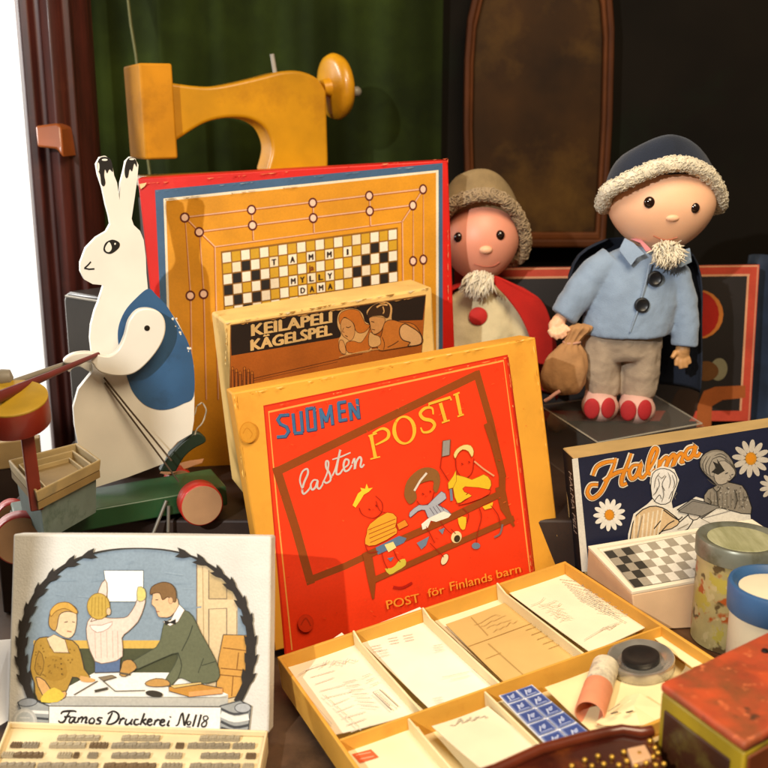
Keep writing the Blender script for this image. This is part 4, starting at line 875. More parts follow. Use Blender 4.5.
# chequered tray of the halma game
t = thing('chequered_tray', 'small cream card tray with a grey and white chequered board, left of the painted tins', 'game board', PZ(690, 600, PLAT))
zt = .09; hf = HAL.moved(.007); tp = [hf.at(588, 549), hf.at(752, 522), None, PZ(632, 595, zt)]; sf_ = Frame(tp[0], tp[1] - tp[0], tp[0] - tp[3]); tp[2] = sf_.at(812, 562); bt = [V((p.x, p.y, PLAT + .001)) for p in tp]
bt[3] = bt[3] + V((.006, -.004, 0)); bt[2] = bt[2] + V((.006, -.004, 0))
mb = MB(); mb.prism(tp, bt); mb.build('tray_box', mat('pinkish buff card', '#c9a882', .7, .12, 18, .15, 160), t, bevel=.0012)
cf = Frame(tp[0], tp[1] - tp[0], tp[0] - tp[3]); a = Art(cf, 8e-4); a.k = .85; a.full()
a.poly([(594, 549.5), (742, 521), (790, 566), (634, 593)], '#ece4d0')
a.poly([(603, 552), (738, 525.5), (780, 564), (634, 589)], '#a49b88')
C = homo([(604, 552.5), (738, 526), (779, 563.5), (635, 588.5)])
for r in range(5):
    for c in range(15):
        dark = c + r * .75 < 3.6
        k_ = ('#33302a' if (r + c) % 2 == 0 else '#a09684') if dark else ('#ece6d6' if (r + c) % 2 == 0 else '#a59c8a')
        a.poly([C((c + i) / 15, (r + j) / 5) for i, j in ((0, 0), (1, 0), (1, 1), (0, 1))], k_)
a.build('chequered_board', print_mat('halma board', .5, .1, .06, .4), t)
mb = MB(); z2 = zt + .0035
o_ = [cf.at(*p) for p in ((588, 549), (752, 522), (812, 562), (632, 595))]; i_ = [cf.at(*p) for p in ((597, 550.5), (748, 525), (799, 561.5), (634, 591.5))]
fs = []; vs = [p + cf.n * .004 for p in o_] + [p + cf.n * .004 for p in i_] + [p + cf.n * .0003 for p in o_] + [p + cf.n * .0003 for p in i_]
for i in range(4): j = (i + 1) % 4; fs += [[i, j, 4 + j, 4 + i], [4 + i, 4 + j, 12 + j, 12 + i], [8 + i, 8 + j, j, i], [12 + i, 12 + j, 8 + j, 8 + i]]
mb.add(vs, fs); mb.build('board_rim', mat('cream rim card', '#e8dcc2', .7, .06, 20), t, smooth=0, bevel=.0006)
# ------------------------------------------------------------------ tins
def speckle(m, layers):
    nt = m.node_tree; N = nt.nodes; L = nt.links; b = N['Principled BSDF']; last = b.inputs['Base Color'].links[0].from_socket; tc = N.new('ShaderNodeTexCoord')
    for col, sc, lo, hi, sd in layers:
        mp = N.new('ShaderNodeMapping'); mp.inputs['Location'].default_value = (sd, sd, sd); L.new(tc.outputs['Object'], mp.inputs[0])
        n = N.new('ShaderNodeTexNoise'); n.inputs['Scale'].default_value = sc; n.inputs['Detail'].default_value = 3; L.new(mp.outputs[0], n.inputs['Vector'])
        r = N.new('ShaderNodeMapRange'); r.inputs[1].default_value = lo; r.inputs[2].default_value = hi; L.new(n.outputs[0], r.inputs[0])
        x = N.new('ShaderNodeMix'); x.data_type = 'RGBA'; x.inputs[7].default_value = (*hx(col), 1); L.new(last, x.inputs[6]); L.new(r.outputs[0], x.inputs[0]); last = x.outputs[2]
    L.new(last, b.inputs['Base Color'])
def side_print(name, c, r, z0, z1, parent, inkfn, base):
    mb = MB(); mb.usecol = True; n = 96; m = 24
    for j in range(m):
        for i in range(n):
            k_ = len(mb.v)
            for di, dj in ((0, 0), (1, 0), (1, 1), (0, 1)):
                q_ = 2 * math.pi * (i + di) / n; z = z0 + (z1 - z0) * (j + dj) / m; mb.v.append(V((c.x + math.cos(q_) * r, c.y + math.sin(q_) * r, z)))
            mb.f.append([k_, k_ + 1, k_ + 2, k_ + 3]); mb.mi.append(0); mb.ink.append(inkfn(i / n, j / m))
    return mb.build(name, print_mat(name, .35, .15, .08, .5), parent, smooth=180, recalc=False)
c = V((.356, .930, PLAT + .0005)); R1 = .041
t = thing('painted_tin', 'round faded yellow tin with dull grey lid, behind the blue lidded tin', 'tin', c)
def ink_a(u, v):
    n1 = noise.noise(V((u * 14, v * 4, 1))); n2 = noise.noise(V((u * 20, v * 7, 9)))
    if v < .14: return hx('#a8481c', .8) if n1 < .2 else hx('#7a6a2c', .8)
    if n1 > .28: return hx('#a8922c', .8)
    if n2 > .3: return hx('#b05a20', .8)
    if n2 < -.33: return hx('#5a4a2c', .8)
    return hx('#a88e54', .85)
mb = MB(); mb.lathe(c, (0, 0, 1), [(R1 - .001, 0), (R1 - .0005, .0005), (R1 - .0005, .1), (0, .1)], 48); mb.build('tin_body', mat('tin metal', '#6a5f48', .4, .2, 20, metal=.5), t, smooth=50)
mb = MB(); mb.lathe(c, (0, 0, 1), [(R1 - .0004, .0008), (R1, .001), (R1, .0995), (R1 - .0004, .0997)], 64); ps = mb.build('printed_side', mat('faded tin print', '#ab9c68', .4, .2, 40, alt='#b0a044', altscale=26, altlo=.54, althi=.57), t, smooth=50)
speckle(ps.data.materials[0], (('#a8501c', 33, .56, .60, 3.1), ('#5a482a', 45, .60, .64, 7.7), ('#b9a878', 60, .58, .62, 1.3)))
mb = MB(); mb.lathe(c + V((0, 0, .092)), (0, 0, 1), [(R1 + .0006, 0), (R1 + .0022, .0005), (R1 + .0024, .016), (R1 + .001, .0185), (R1 - .002, .0188), (R1 - .006, .0165), (R1 - .008, .016), (0, .0162)], 56); mb.build('lid', mat('dull green grey lid', '#787a6c', .35, .2, 25, metal=.3, alt='#5c5a44', altscale=40, altlo=.5, althi=.7), t, smooth=50)
mb = MB(); mb.lathe(c + V((0, 0, .1084)), (0, 0, 1), [(0, .0004), (R1 - .009, .0004), (R1 - .0085, 0)], 48); mb.build('lid_label', mat('pale green lid label', '#a9a884', .5, .12, 60, wave=((90, 12, 30), '#8a8a62')), t, smooth=0)
c = V((.357, .835, PLAT + .0005)); R2 = .0425; HT = .104
t = thing('white_tin', 'white tin with a bright blue lid rim, behind the red topped box', 'tin', c)
mb = MB(); mb.lathe(c, (0, 0, 1), [(R2 - .004, 0), (R2 - .003, .001), (R2 - .003, HT - .02), (0, HT - .02)], 48); mb.build('tin_body', mat('white painted tin', '#cfc4a8', .45, .1, 16, alt='#b0a080', altscale=12), t, smooth=50)
mb = MB(); mb.lathe(c + V((0, 0, HT - .026)), (0, 0, 1), [(R2 - .001, 0), (R2, .001), (R2 + .001, .024), (R2, .027), (R2 - .003, .0275), (R2 - .0065, .024), (R2 - .008, .021), (0, .021)], 56); mb.build('lid_rim', mat('blue lid', '#2f5580', .5, .2, 20, .1, 80, alt='#264468', altscale=14), t, smooth=50)
mb = MB(); mb.lathe(c + V((0, 0, HT - .0048)), (0, 0, 1), [(0, .0012), (R2 - .02, .001), (R2 - .009, 0)], 48); mb.build('lid_disc', mat('cream lid disc', '#ded2b4', .5, .06, 20), t, smooth=40)
# ------------------------------------------------------------------ red topped box, front right
zt = .142; A0 = PZ(660, 682, zt); B0 = PZ(745, 744, zt); e1 = B0 - A0; e2 = V((.149, .102, .004)); D0 = A0 + e2; C0 = B0 + e2
t = thing('red_topped_box', 'old wooden box with worn red top and yellow dark panelled side, front right corner', 'box', V((A0.x + .1, A0.y, 0)))
M_rtop = mat('worn red paint', '#a04020', .6, .3, 26, .5, 60, alt='#6a421e', altscale=12, altlo=.46, althi=.66)
up = V((0, 0, 1)); A1, B1, C1, D1 = A0, B0, C0, D0
mb = MB(); mb.prism([A1, B1, C1, D1], [p - up * .008 for p in (A1, B1, C1, D1)]); mb.build('red_top', M_rtop, t, bevel=.003, bseg=3); speckle(M_rtop, (('#c4683c', 90, .60, .70, 2.2), ('#4a2c16', 60, .64, .72, 5.1), ('#b8481e', 30, .5, .7, 8.3)))
cen = (A0 + B0 + C0 + D0) / 4; sh_ = [cen + (p - cen) * .985 - up * .0085 for p in (A0, B0, C0, D0)]
mb = MB(); mb.prism(sh_, [V((p.x, p.y, .001)) for p in sh_]); mb.build('box_body', mat('mustard paint', '#9c8216', .5, .2, 24, .15, 90, alt='#5c4a14', altscale=16, altlo=.52, althi=.7), t, bevel=.002)
fA = Frame(sh_[0], sh_[1] - sh_[0], up); n_ = fA.n; wA = (sh_[1] - sh_[0]).length
M_dk = mat('dark brown paint', '#3c1e0c', .45, .35, 18, alt='#5a4a1c', altscale=24, altlo=.55, althi=.7)
mb = MB(); mb.prism([fA.w(x, y, .0015) for x, y in ((.006, -.012), (wA - .012, -.012), (wA - .012, -.08), (.006, -.08))], [fA.w(x, y, -.002) for x, y in ((.006, -.012), (wA - .012, -.012), (wA - .012, -.08), (.006, -.08))]); mb.build('side_panel', M_dk, t, bevel=.001)
fB = Frame(sh_[1], sh_[2] - sh_[1], up); wB = (sh_[2] - sh_[1]).length
mb = MB(); mb.prism([fB.w(x, y, .0015) for x, y in ((.004, -.004), (wB - .004, -.004), (wB - .004, -.08), (.004, -.08))], [fB.w(x, y, -.002) for x, y in ((.004, -.004), (wB - .004, -.004), (wB - .004, -.08), (.004, -.08))]); mb.build('side_panel', mat('red brown paint', '#6e3210', .45, .25, 18), t, bevel=.001)
k_ = PZ(765, 653, zt + .001); mb = MB(); mb.lathe(k_, up, [(.003, 0), (.0034, .001), (.0026, .003), (0, .0034)], 16); mb.build('nail_head', mat('black nail', '#15100c', .4), t, smooth=50)
# ------------------------------------------------------------------ dark beaded board at the lower edge
t = thing('beaded_box', 'dark lacquered box with gold beads and a pale square tile, at the bottom edge', 'box', PZ(600, 770, 0))
zb = .095; E = [PZ(496, 772, zb), PZ(540, 752, zb), PZ(580, 741, zb), PZ(606, 735, zb), PZ(622, 732, zb), PZ(640, 735, zb), PZ(652, 733, zb), PZ(659, 745, zb), PZ(680, 800, zb), PZ(600, 850, zb), PZ(520, 850, zb)]
mb = MB(); mb.prism(E, [V((p.x, p.y, .001)) for p in E]); mb.build('box_body', mat('dark lacquer', '#3a130a', .25, .4, 26, .3, 60, alt='#6a3414', altscale=22, altlo=.5, althi=.68, coat=.5), t, smooth=40, bevel=.004)
rim = [p + up * .002 for p in E[:7]]; mb = MB(); mb.tube([rim[0] - V((.02, .01, 0))] + rim, .0045, 10); mb.build('raised_rim', mat('reddish rim', '#5c2410', .3, .3, 30, .2, 60, coat=.4), t, smooth=60)
M_gold = mat('brass bead', '#c49a3c', .3, .2, 50, metal=.7); bb = MB()
for x, y in ((598, 756), (604, 764), (612, 757), (619, 765), (624, 752), (627, 761), (655, 748), (650, 741), (653, 757), (658, 753), (646, 763), (636, 766), (592, 766), (585, 760), (664, 764), (572, 766), (656, 765)):
    mbb = MB(); mbb.ell(PZ(x, y, zb + .0015), ((1, 0, 0), (0, 1, 0), (0, 0, 1)), (.0021, .0021, .0021), 10, 8); mbb.build('bead', M_gold, t, smooth=180)
tl = [PZ(627, 748, zb + .004), PZ(645, 744, zb + .004), PZ(652, 757, zb + .004), PZ(633, 763, zb + .004)]
mb = MB(); mb.prism(tl, [p - up * .006 for p in tl]); mb.build('tile', mat('pale pink tile', '#caa078', .4, .1, 40), t, bevel=.001)
c_ = sum(tl, V((0, 0, 0))) / 4; mb = MB(); mb.lathe(c_, up, [(0, .0012), (.0012, .001), (.0014, 0)], 12); mb.build('tile_peg', M_gold, t, smooth=60)
# ------------------------------------------------------------------ rabbit pull toy
YC = 24
cu = V((math.cos(rad(YC)) * math.cos(rad(2)), math.sin(rad(YC)) * math.cos(rad(2)), math.sin(rad(2))))
FC = Frame(P(130, 505, 1.12), cu, (0, 0, 1))                   # front side of the green base plank
FR = FC.moved(-.052)                                          # plane of the flat rabbit
t = thing('rabbit_pull_toy', 'flat white wooden rabbit in a blue waistcoat drumming on a green wheeled base', 'pull toy', V((FC.o.x, FC.o.y + .03, TIER)))
M_wh = mat('white painted wood', '#e2ded2', .42, .07, 14, .1, 70, alt='#c9bfa6', altscale=9, altlo=.6, althi=.85, coat=.2)
M_gr = mat('green painted wood', '#1c4424', .45, .3, 16, .2, 60, alt='#3a4a2a', altscale=18, altlo=.6, althi=.75, coat=.15)
M_bl = mat('blue paint', '#2f567e', .5, .16, 20, .15, 80, alt='#284868', altscale=25)
M_bk = mat('black paint', '#17130f', .45, .2, 20); M_redp = mat('red paint', '#b3261a', .45, .15, 20, coat=.2); M_maroon = mat('maroon stained stick', '#6e2420', .45, .2, 25)
def Zs(ox, oy, w): return lambda L: [(ox + x * w / 768, oy + y * w / 768) for x, y in L]
zb_ = Zs(50, 140, 160); zc = Zs(50, 280, 200); z4 = Zs(0, 360, 240)
ears = zb_([(235, 768), (258, 697), (205, 692), (165, 670), (146, 632), (146, 590), (172, 520), (222, 468), (270, 440), (290, 404), (282, 360), (268, 310), (252, 232), (230, 165), (222, 115), (240, 82), (266, 76), (290, 92), (302, 135), (308, 170), (322, 205), (334, 286), (340, 205), (354, 152), (364, 102), (386, 80), (410, 90), (425, 120), (420, 180), (408, 270), (392, 378), (402, 408), (432, 436), (450, 480), (460, 560), (463, 640), (470, 716)])
body = ears + zc([(440, 92), (490, 160), (530, 240), (553, 330), (555, 450), (553, 540), (545, 590), (490, 622), (455, 660), (435, 706), (300, 757), (165, 800), (135, 735), (110, 640), (95, 560), (90, 490), (110, 420), (165, 352), (160, 280), (154, 225), (158, 175), (172, 120), (198, 55)])
mb = MB(); mb.prism([FR.at(*p) for p in body], [FR.at(*p, -.011) for p in body]); mb.build('rabbit_body', M_wh, t, smooth=35, bevel=.0018)
vest = zc(catmull([(378, 33), (330, 70), (287, 120), (263, 180), (262, 240), (280, 320), (300, 385), (320, 432), (360, 476), (410, 497), (460, 495), (510, 475), (551, 446), (552, 335), (533, 248), (496, 178), (448, 100), (410, 60)], 4, True))
rs_ = random.Random(12); fk = []
for i in range(12):
    x, y = rs_.choice([(472, 152), (486, 180), (498, 196), (532, 264)]); x += rs_.gauss(0, 5); y += rs_.gauss(0, 7); r_ = rs_.uniform(1.5, 5)
    fk.append(zc([(x + r_ * rs_.uniform(.5, 1.3) * math.cos(q), y + r_ * rs_.uniform(.5, 1.5) * math.sin(q)) for q in [k * math.pi / 3 for k in range(6)]]))
mb = MB(); mb.prism([FR.at(*p, .0006) for p in vest], [FR.at(*p, -.0004) for p in vest])
for i, f_ in enumerate(fk): mb.prism([FR.at(*p, .0008 + i * 1e-5) for p in f_], [FR.at(*p, .0004) for p in f_], 1)
mb.build('waistcoat', [M_bl, M_wh], t, smooth=0)
arm = zc(catmull([(365, 98), (405, 112), (426, 145), (426, 195), (402, 250), (355, 308), (305, 345), (245, 353), (190, 342), (165, 325), (150, 305), (110, 300), (70, 306), (46, 304), (50, 288), (85, 268), (140, 263), (190, 276), (225, 274), (255, 245), (275, 200), (290, 145), (322, 106)], 4, True))
mb = MB(); mb.prism([FR.at(*p, .022) for p in arm], [FR.at(*p, .0105) for p in arm]); mb.build('arm', M_wh, t, smooth=35, bevel=.0015)
mb = MB(); c = zc([(365, 170)])[0]; mb.tube([FR.at(*c, -.002), FR.at(*c, .011)], .006, 12); c = zc([(358, 172)])[0]; mb.lathe(FR.at(*c, .0215), FR.n, [(.0034, 0), (.003, .0012), (0, .0016)], 14); mb.build('nail', mat('dark nail', '#2a241c', .4, metal=.5), t, smooth=50)
arm2 = zc(catmull([(66, 345), (82, 324), (112, 312), (150, 316), (180, 345), (160, 362), (120, 342), (92, 350), (80, 364)], 4, True))
mb = MB(); mb.prism([FR.at(*p, -.012) for p in arm2], [FR.at(*p, -.022) for p in arm2]); mb.build('far_arm', M_wh, t, smooth=35, bevel=.001)
def decal(name, shapes, z=.0005):
    mb = MB()
    for i, (pts, k) in enumerate(shapes): mb.prism([FR.at(*p, z + .00004 * i) for p in pts], [FR.at(*p, -.0003) for p in pts], k)
    return mb.build(name, [M_bk, M_wh], t, smooth=0)
EE = lambda cx, cy, rx, ry, rot=0, n=22: [(cx + rx * math.cos(q) * math.cos(rad(rot)) - ry * math.sin(q) * math.sin(rad(rot)), cy + rx * math.cos(q) * math.sin(rad(rot)) + ry * math.sin(q) * math.cos(rad(rot))) for q in [2 * math.pi * i / n for i in range(n)]]
decal('eye', [(zb_(catmull([(256, 522), (268, 492), (300, 478), (330, 490), (334, 510), (318, 530), (290, 546), (265, 540)], 4, True)), 0), (zb_(catmull([(264, 520), (272, 502), (284, 490), (294, 506), (295, 524), (284, 537), (270, 534)], 4, True)), 1), (zb_(EE(312, 498, 4, 5, 20)), 1)])
def rib(L, w):
    o = []
    for s_ in (1, -1):
        ps = L if s_ == 1 else L[::-1]
        for i, p in enumerate(ps):
            a_, b_ = ps[max(0, i - 1)], ps[min(len(ps) - 1, i + 1)]; dx, dy = b_[0] - a_[0], b_[1] - a_[1]; l = math.hypot(dx, dy); o.append((p[0] - dy / l * w, p[1] + dx / l * w))
    return o
decal('mouth', [(zb_(rib([(166, 614), (182, 600), (196, 584)], 3.2)), 0), (zb_(rib([(164, 615), (188, 620), (213, 618)], 3.5)), 0)])
decal('ear_tip', [(zb_(catmull([(226, 135), (234, 92), (262, 80), (292, 95), (302, 152), (285, 140), (274, 160), (264, 140), (260, 170), (266, 205), (258, 222), (246, 210), (240, 165)], 3, True)), 0), (zb_(EE(232, 130, 5, 22)), 1), (zb_(EE(262, 95, 14, 5)), 1)])
decal('ear_tip', [(zb_(catmull([(362, 178), (358, 140), (370, 95), (392, 84), (414, 100), (416, 130), (404, 112), (394, 150), (382, 140), (374, 178)], 3, True)), 0), (zb_(EE(392, 92, 12, 4)), 1)])
mb = MB()
for s_ in (zc([(205, 372), (300, 490), (385, 592), (450, 672)]), zc([(208, 392), (290, 500), (380, 620), (478, 752)])): mb.tube([FR.at(*p, .0035 + .02 * i / 3) for i, p in enumerate(s_)], .0011, 6)
mb.build('pull_string', mat('brown string', '#4a3a2a', .9), t, smooth=60)
# drum, stick
s0 = zc([(190, 282)])[0]
mb = MB(); pA, pB = FR.at(96, 351, .017), P(-8, 400, .94); mb.tube([pA, pA.lerp(pB, .5), pB], [.0022, .0035, .0062], 12); mb.build('drumstick', M_maroon, t, smooth=60)
mb = MB(); pA2, pB2 = FR.at(92, 358, -.017), P(-14, 392, 1.0); mb.tube([pA2, pB2], [.002, .004], 10); mb.lathe(P(2, 378, .99), (1, .3, 0), [(0, -.013), (.007, -.01), (.009, 0), (.008, .008), (0, .011)], 18); mb.build('drumstick', mat('grey stick', '#8c8578', .5), t, smooth=60)
dc = P(12, 399, .965); RD = .0335
DA = V((.05, -.30, 1)).normalized(); mb = MB(); mb.lathe(dc - DA * .028, DA, [(RD - .002, 0), (RD, .002), (RD, .028), (0, .028)], 44); d_ = mb.build('drum', mat('drum red', '#9c2c1a', .45, .15, 25, coat=.2), t, smooth=50)
mb = MB(); mb.lathe(dc, DA, [(RD, -.0005), (RD, .0015), (RD - .0015, .0025), (0, .003)], 44); mb.build('drum_head', mat('drum yellow', '#c09a28', .5, .2, 22, alt='#8a6a1c', altscale=12), d_, smooth=50)
pf, pt = P(25, 513, .985), P(23, 430, .985)
mb = MB(); mb.box((dc.x + .012, dc.y + .002, (dc.z - .029 + pf.z) / 2), FC.ax(), (.0062, (dc.z - .029 - pf.z) / 2, .0062)); mb.build('drum_post', mat('brown red post', '#7a2a18', .5, .2, 20), t, bevel=.0015)
# green plank
u0 = FC.uv(30, 522)[0]; u1 = FC.uv(226, 480)[0]; vt = FC.uv(130, 503)[1]
def plank(mb, a0, a1, b0, b1, c0, c1): mb.prism([FC.w(*p, c1) for p in ((a0, b0), (a1, b0), (a1, b1), (a0, b1))], [FC.w(*p, c0) for p in ((a0, b0), (a1, b0), (a1, b1), (a0, b1))])
mb = MB(); plank(mb, u0 - .015, u1, vt - .024, vt, -.07, 0); mb.build('base_plank', M_gr, t, bevel=.002)
mb = MB(); q = [(160, 473), (166, 467), (190, 461), (204, 459), (202, 463), (182, 470), (168, 475)]
TP = Frame(FC.w(0, vt, 0), FC.u, -FC.n)
Q = [TP.at(*p, .0006) for p in q]; mb.prism(Q, [p - V((0, 0, .001)) for p in Q]); mb.build('bare_wood_patch', mat('bare wood', '#c08a5c', .7, .15, 30), t, smooth=0)
hump = catmull([(162, 470), (168, 460), (176, 450), (186, 441), (196, 434), (206, 438), (216, 446), (224, 458), (224, 470)], 4)
FH = FC.moved(-.058); hump = catmull([(160, 472), (166, 461), (174, 451), (184, 441), (195, 433), (203, 435), (206, 442), (194, 449), (184, 458), (176, 472)], 4)
mb = MB(); mb.prism([FH.at(*p) for p in hump], [FH.at(*p, -.012) for p in hump]); mb.build('shadow_crescent', mat('dark green shadow', '#16281a', .5, .25, 16), t, bevel=.002)  # dark crescent built in for the shadow between rabbit and plank
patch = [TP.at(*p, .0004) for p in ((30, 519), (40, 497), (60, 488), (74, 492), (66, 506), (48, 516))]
mb = MB(); mb.prism(patch, [p - V((0, 0, .001)) for p in patch]); mb.build('bluish_light_patch', mat('blue grey reflected light', '#7c928e', .6, .2, 30, alt='#4c6a5c', altscale=40), t, smooth=0)  # bluish reflected light on the plank end, put in as a coloured patch
M_face = mat('bare wheel wood', '#ad8762', .65, .12, 30, .1, 100)
def wheel(c, R, w=.021):
    mb = MB(); mb.lathe(c - FC.n * w, FC.n, [(R - .0015, 0), (R, .0015), (R, w - .001), (R - .001, w)], 40); wo = mb.build('wheel', M_redp, t, smooth=50)
    mb = MB(); mb.lathe(c - FC.n * .0004, FC.n, [(0, .0009), (R - .0016, .0008), (R - .0012, 0)], 40); mb.build('wheel_face', M_face, wo, smooth=40)
Fw = FC.moved(.03)
wheel(Fw.at(202, 505.5), .0243); wheel(Fw.at(21, 541), .027)
Wb = [Fw.at(202, 505.5) - FC.n * .108, Fw.at(20, 545) - FC.n * .108]; [wheel(q - V((0, 0, .008)), .0165) for q in Wb]
for a_ in (Fw.at(202, 505.5), Fw.at(20, 545)): mb = MB(); mb.tube([a_ - FC.n * .021, a_ - FC.n * .107], .003, 8); mb.build('axle', mat('grey wire', '#8d8a80', .4, metal=.6), t, smooth=60)
for L_ in ((FC.at(166, 500, .002), FC.at(152, 532, .006)), (FC.at(168, 505, .003), FC.at(167, 530, .006))): mb = MB(); mb.tube(L_, .0021, 8); mb.build('wire_leg', mat('grey wire', '#8d8a80', .4, metal=.6), t, smooth=60)
mb = MB(); lp = [(193, 432), (192, 424), (196, 414), (199, 407), (203, 404), (207, 410), (206, 420), (200, 428), (196, 436)]; mb.tube([FR.at(*p, -.006 + .002 * math.sin(i)) for i, p in enumerate(catmull(lp, 4))], .0009, 6); mb.build('string_loop', mat('grey cord', '#9a9280', .8), t, smooth=60)

# stepped wooden crate resting on the green base
zr = .212; rim = [PZ(8, 460, zr), PZ(77, 442.5, zr), PZ(101, 459.5, zr), PZ(36, 492, zr)]
cen = sum(rim, V((0, 0, 0))) / 4
t = thing('stepped_tray', 'pale wooden tray with stepped nested rims, beside the drum', 'tray', V((cen.x, cen.y, .152)))
M_str = mat('pale tray wood', '#b09a6c', .6, .2, 22, .2, 90, alt='#8c8468', altscale=18)
def loop(k, z): return [V((cen.x + (p.x - cen.x) * k, cen.y + (p.y - cen.y) * k, z)) for p in rim]
def frame4(mb, A, B, C, D):
    vs = A + B + C + D; fs = []
    for i in range(4): j = (i + 1) % 4; fs += [[i, j, 4 + j, 4 + i], [4 + i, 4 + j, 8 + j, 8 + i], [8 + i, 8 + j, 12 + j, 12 + i], [12 + i, 12 + j, j, i]]
    mb.add(vs, fs)
for k, z in ((1.0, zr), (.80, zr - .004), (.60, zr - .008)):
    mb = MB(); frame4(mb, loop(k, z), loop(k * .93, z), loop(k * .90, z - .012), loop(k * .96, z - .012)); mb.build('rim_step', M_str, t, smooth=0, bevel=.0012)
mb = MB(); mb.prism(loop(.955, zr - .0125), loop(.955, zr - .020)); mb.build('tray_floor', mat('tray wood shade', '#8c7448', .7, .2, 20), t); mb = MB(); mb.prism(loop(.86, zr - .0205), loop(.80, .1525)); mb.build('tray_base', mat('grey blue tray base', '#6c7c76', .65, .25, 24, .2, 90, alt='#3e5446', altscale=20), t)  # base in grey blue broken by greener noise patches

# crate end at the far left, behind the drum
t = thing('wooden_crate', 'pale topped dark wooden crate end behind the drum at the far left', 'crate', V((-.50, 1.20, 0)))
p0, p1 = P(-40, 448, 1.27), P(40, 438, 1.30); dz = .036; d_ = (p1 - p0).normalized(); n_ = V((-d_.y, d_.x, 0)).normalized() * .018
mb = MB(); A_ = [p0, p1, p1 - up * dz, p0 - up * dz]; mb.prism(A_, [p + n_ for p in A_]); mb.build('crate_board', mat('pale board', '#a58a5c', .65, .2, 22), t, bevel=.0015)
B_ = [p0 - up * (dz + .0005), p1 - up * (dz + .0005), V((p1.x, p1.y, .001)), V((p0.x, p0.y, .001))]; mb = MB(); mb.prism([p + n_ * .1 for p in B_], [p + n_ for p in B_]); mb.build('crate_body', M_tier, t)

# grey tin behind the rabbit
fr = Frame.euler(P(63, 291, 1.30), -38, 0, 0)
t = thing('grey_case', 'dark grey metal case half hidden behind the white rabbit', 'case', V((fr.w(.05, 0, -.03).x, fr.w(.05, 0, -.03).y, TIER)))
w_, h_ = .10, fr.o.z - TIER - .001; mb = MB()
A_ = [fr.w(0, -.012), fr.w(.004, -.004), fr.w(.012, 0), fr.w(w_ - .012, 0), fr.w(w_, -.012), fr.w(w_, -h_), fr.w(0, -h_)]
mb.prism(A_, [p - fr.n * .06 for p in A_]); mb.build('case_body', mat('dark grey enamel', '#3c3834', .35, .2, 12, .1, 80, coat=.3), t, smooth=40, bevel=.003)
mb = MB(); mb.tube([fr.w(.006, -.006, .0005), fr.w(.05, -.006, .0005), fr.w(w_ - .006, -.006, .0005)], .0016, 6); mb.build('metal_edge', mat('pale steel edge', '#b8b2a6', .4, metal=.5), t)

# ------------------------------------------------------------------ dolls
M_skin = mat('doll skin', '#efba94', .45, .05, 12, sss=.1, spec=.35); M_skin2 = mat('darker doll skin', '#df957a', .45, .06, 12, sss=.1)
M_eye = mat('brown glass eye', '#1f0f08', .08, .1, 30, spec=.8); M_fur = mat('cream wool', '#d9cfb8', .95, .12, 60); M_fur2 = mat('grey brown wool', '#a08a6c', .95, .15, 60)
def wool(mb, path, r, n, curl, rs):
    """fine short fibres, curling, matted over a rope of wool"""
    L = len(path) - 1
    for i in range(n):
        f = rs.random() * L; j = min(int(f), L - 1); p = path[j].lerp(path[j + 1], f - j)
        k = .62 + .5 * noise.noise(p * 90)                    # uneven tufts
        d = V((rs.gauss(0, 1), rs.gauss(0, 1) - .35, rs.gauss(0, 1))).normalized(); e = d.cross(V((rs.gauss(0, 1), rs.gauss(0, 1), rs.gauss(0, 1)))).normalized()
        q = p + d * r * (.78 + .22 * k); l = curl * rs.uniform(.7, 1.5)
        mb.tube([q - e * l * .7 - d * l * .2, q + d * l * .25 - e * l * .2, q + d * l * .3 + e * l * .35, q + e * l * .8 - d * l * .1], [curl * .13, curl * .17, curl * .15, curl * .06], 4, cap=False)
def head_on(fr, S, c, R, taper, t, name='head', m=M_skin):
    mb = MB()
    def fn(x, y, z):
        k = 1 - taper * max(0, -y) ** 1.6; return x * k, y, z * (1 - .12 * max(0, -y))
    mb.ell(fr.on(*c), fr.ax(), [r * S for r in R], 48, 32, fn=fn); return mb.build(name, m, t, smooth=180)
def on_head(fr, S, c, R, p, lift=0):
    """the point of the head's surface that shows at p"""
    c0 = fr.on(*c); r = ray(*p); A_ = [V((q.dot(fr.u) / (R[0] * S), q.dot(fr.v) / (R[1] * S), q.dot(fr.n) / (R[2] * S))) for q in (CAM - c0, r)]
    a_, b_, k_ = A_[1].dot(A_[1]), 2 * A_[0].dot(A_[1]), A_[0].dot(A_[0]) - 1; disc = max(0, b_ * b_ - 4 * a_ * k_)
    q = CAM + r * ((-b_ - math.sqrt(disc)) / (2 * a_)); m = q - c0; y = m.dot(fr.v) / (R[1] * S)
    if y < 0: m = m - fr.n * m.dot(fr.n) * .10 * -y
    nrm = (fr.u * (m.dot(fr.u) / R[0] ** 2) + fr.v * (m.dot(fr.v) / R[1] ** 2) + fr.n * (m.dot(fr.n) / R[2] ** 2)).normalized()
    return c0 + m + nrm * lift * S
def cap(fr, S, ring, apex, mcap, t, name='cap', bulge=.6):
    L = [fr.on(p[0], p[1], p[2] * S) for p in ring]; c = sum(L, V((0, 0, 0))) / len(L); ap = fr.on(apex[0], apex[1], apex[2] * S); n = 10; rings = []
    for k in range(n + 1):
        a_ = k / n * math.pi / 2 * .985; rings.append([c + (p - c) * math.cos(a_) ** bulge + (ap - c) * math.sin(a_) ** .95 for p in L])
    mb = MB(); mb.loft(rings); return mb.build(name, mcap, t, smooth=180)
def ovals(fr, S, rows, n=28, th0=0, th1=2 * math.pi, off=0):
    out = []
    for (cx, cy, rx, rz, dz) in rows:
        o = fr.uv(cx, cy); out.append([fr.w(o[0] + rx * S * math.cos(q), o[1], dz * S + rz * S * math.sin(q)) for q in [th0 + (th1 - th0) * i / (n if th1 - th0 > 6 else n - 1) for i in range(n)]])
    return out
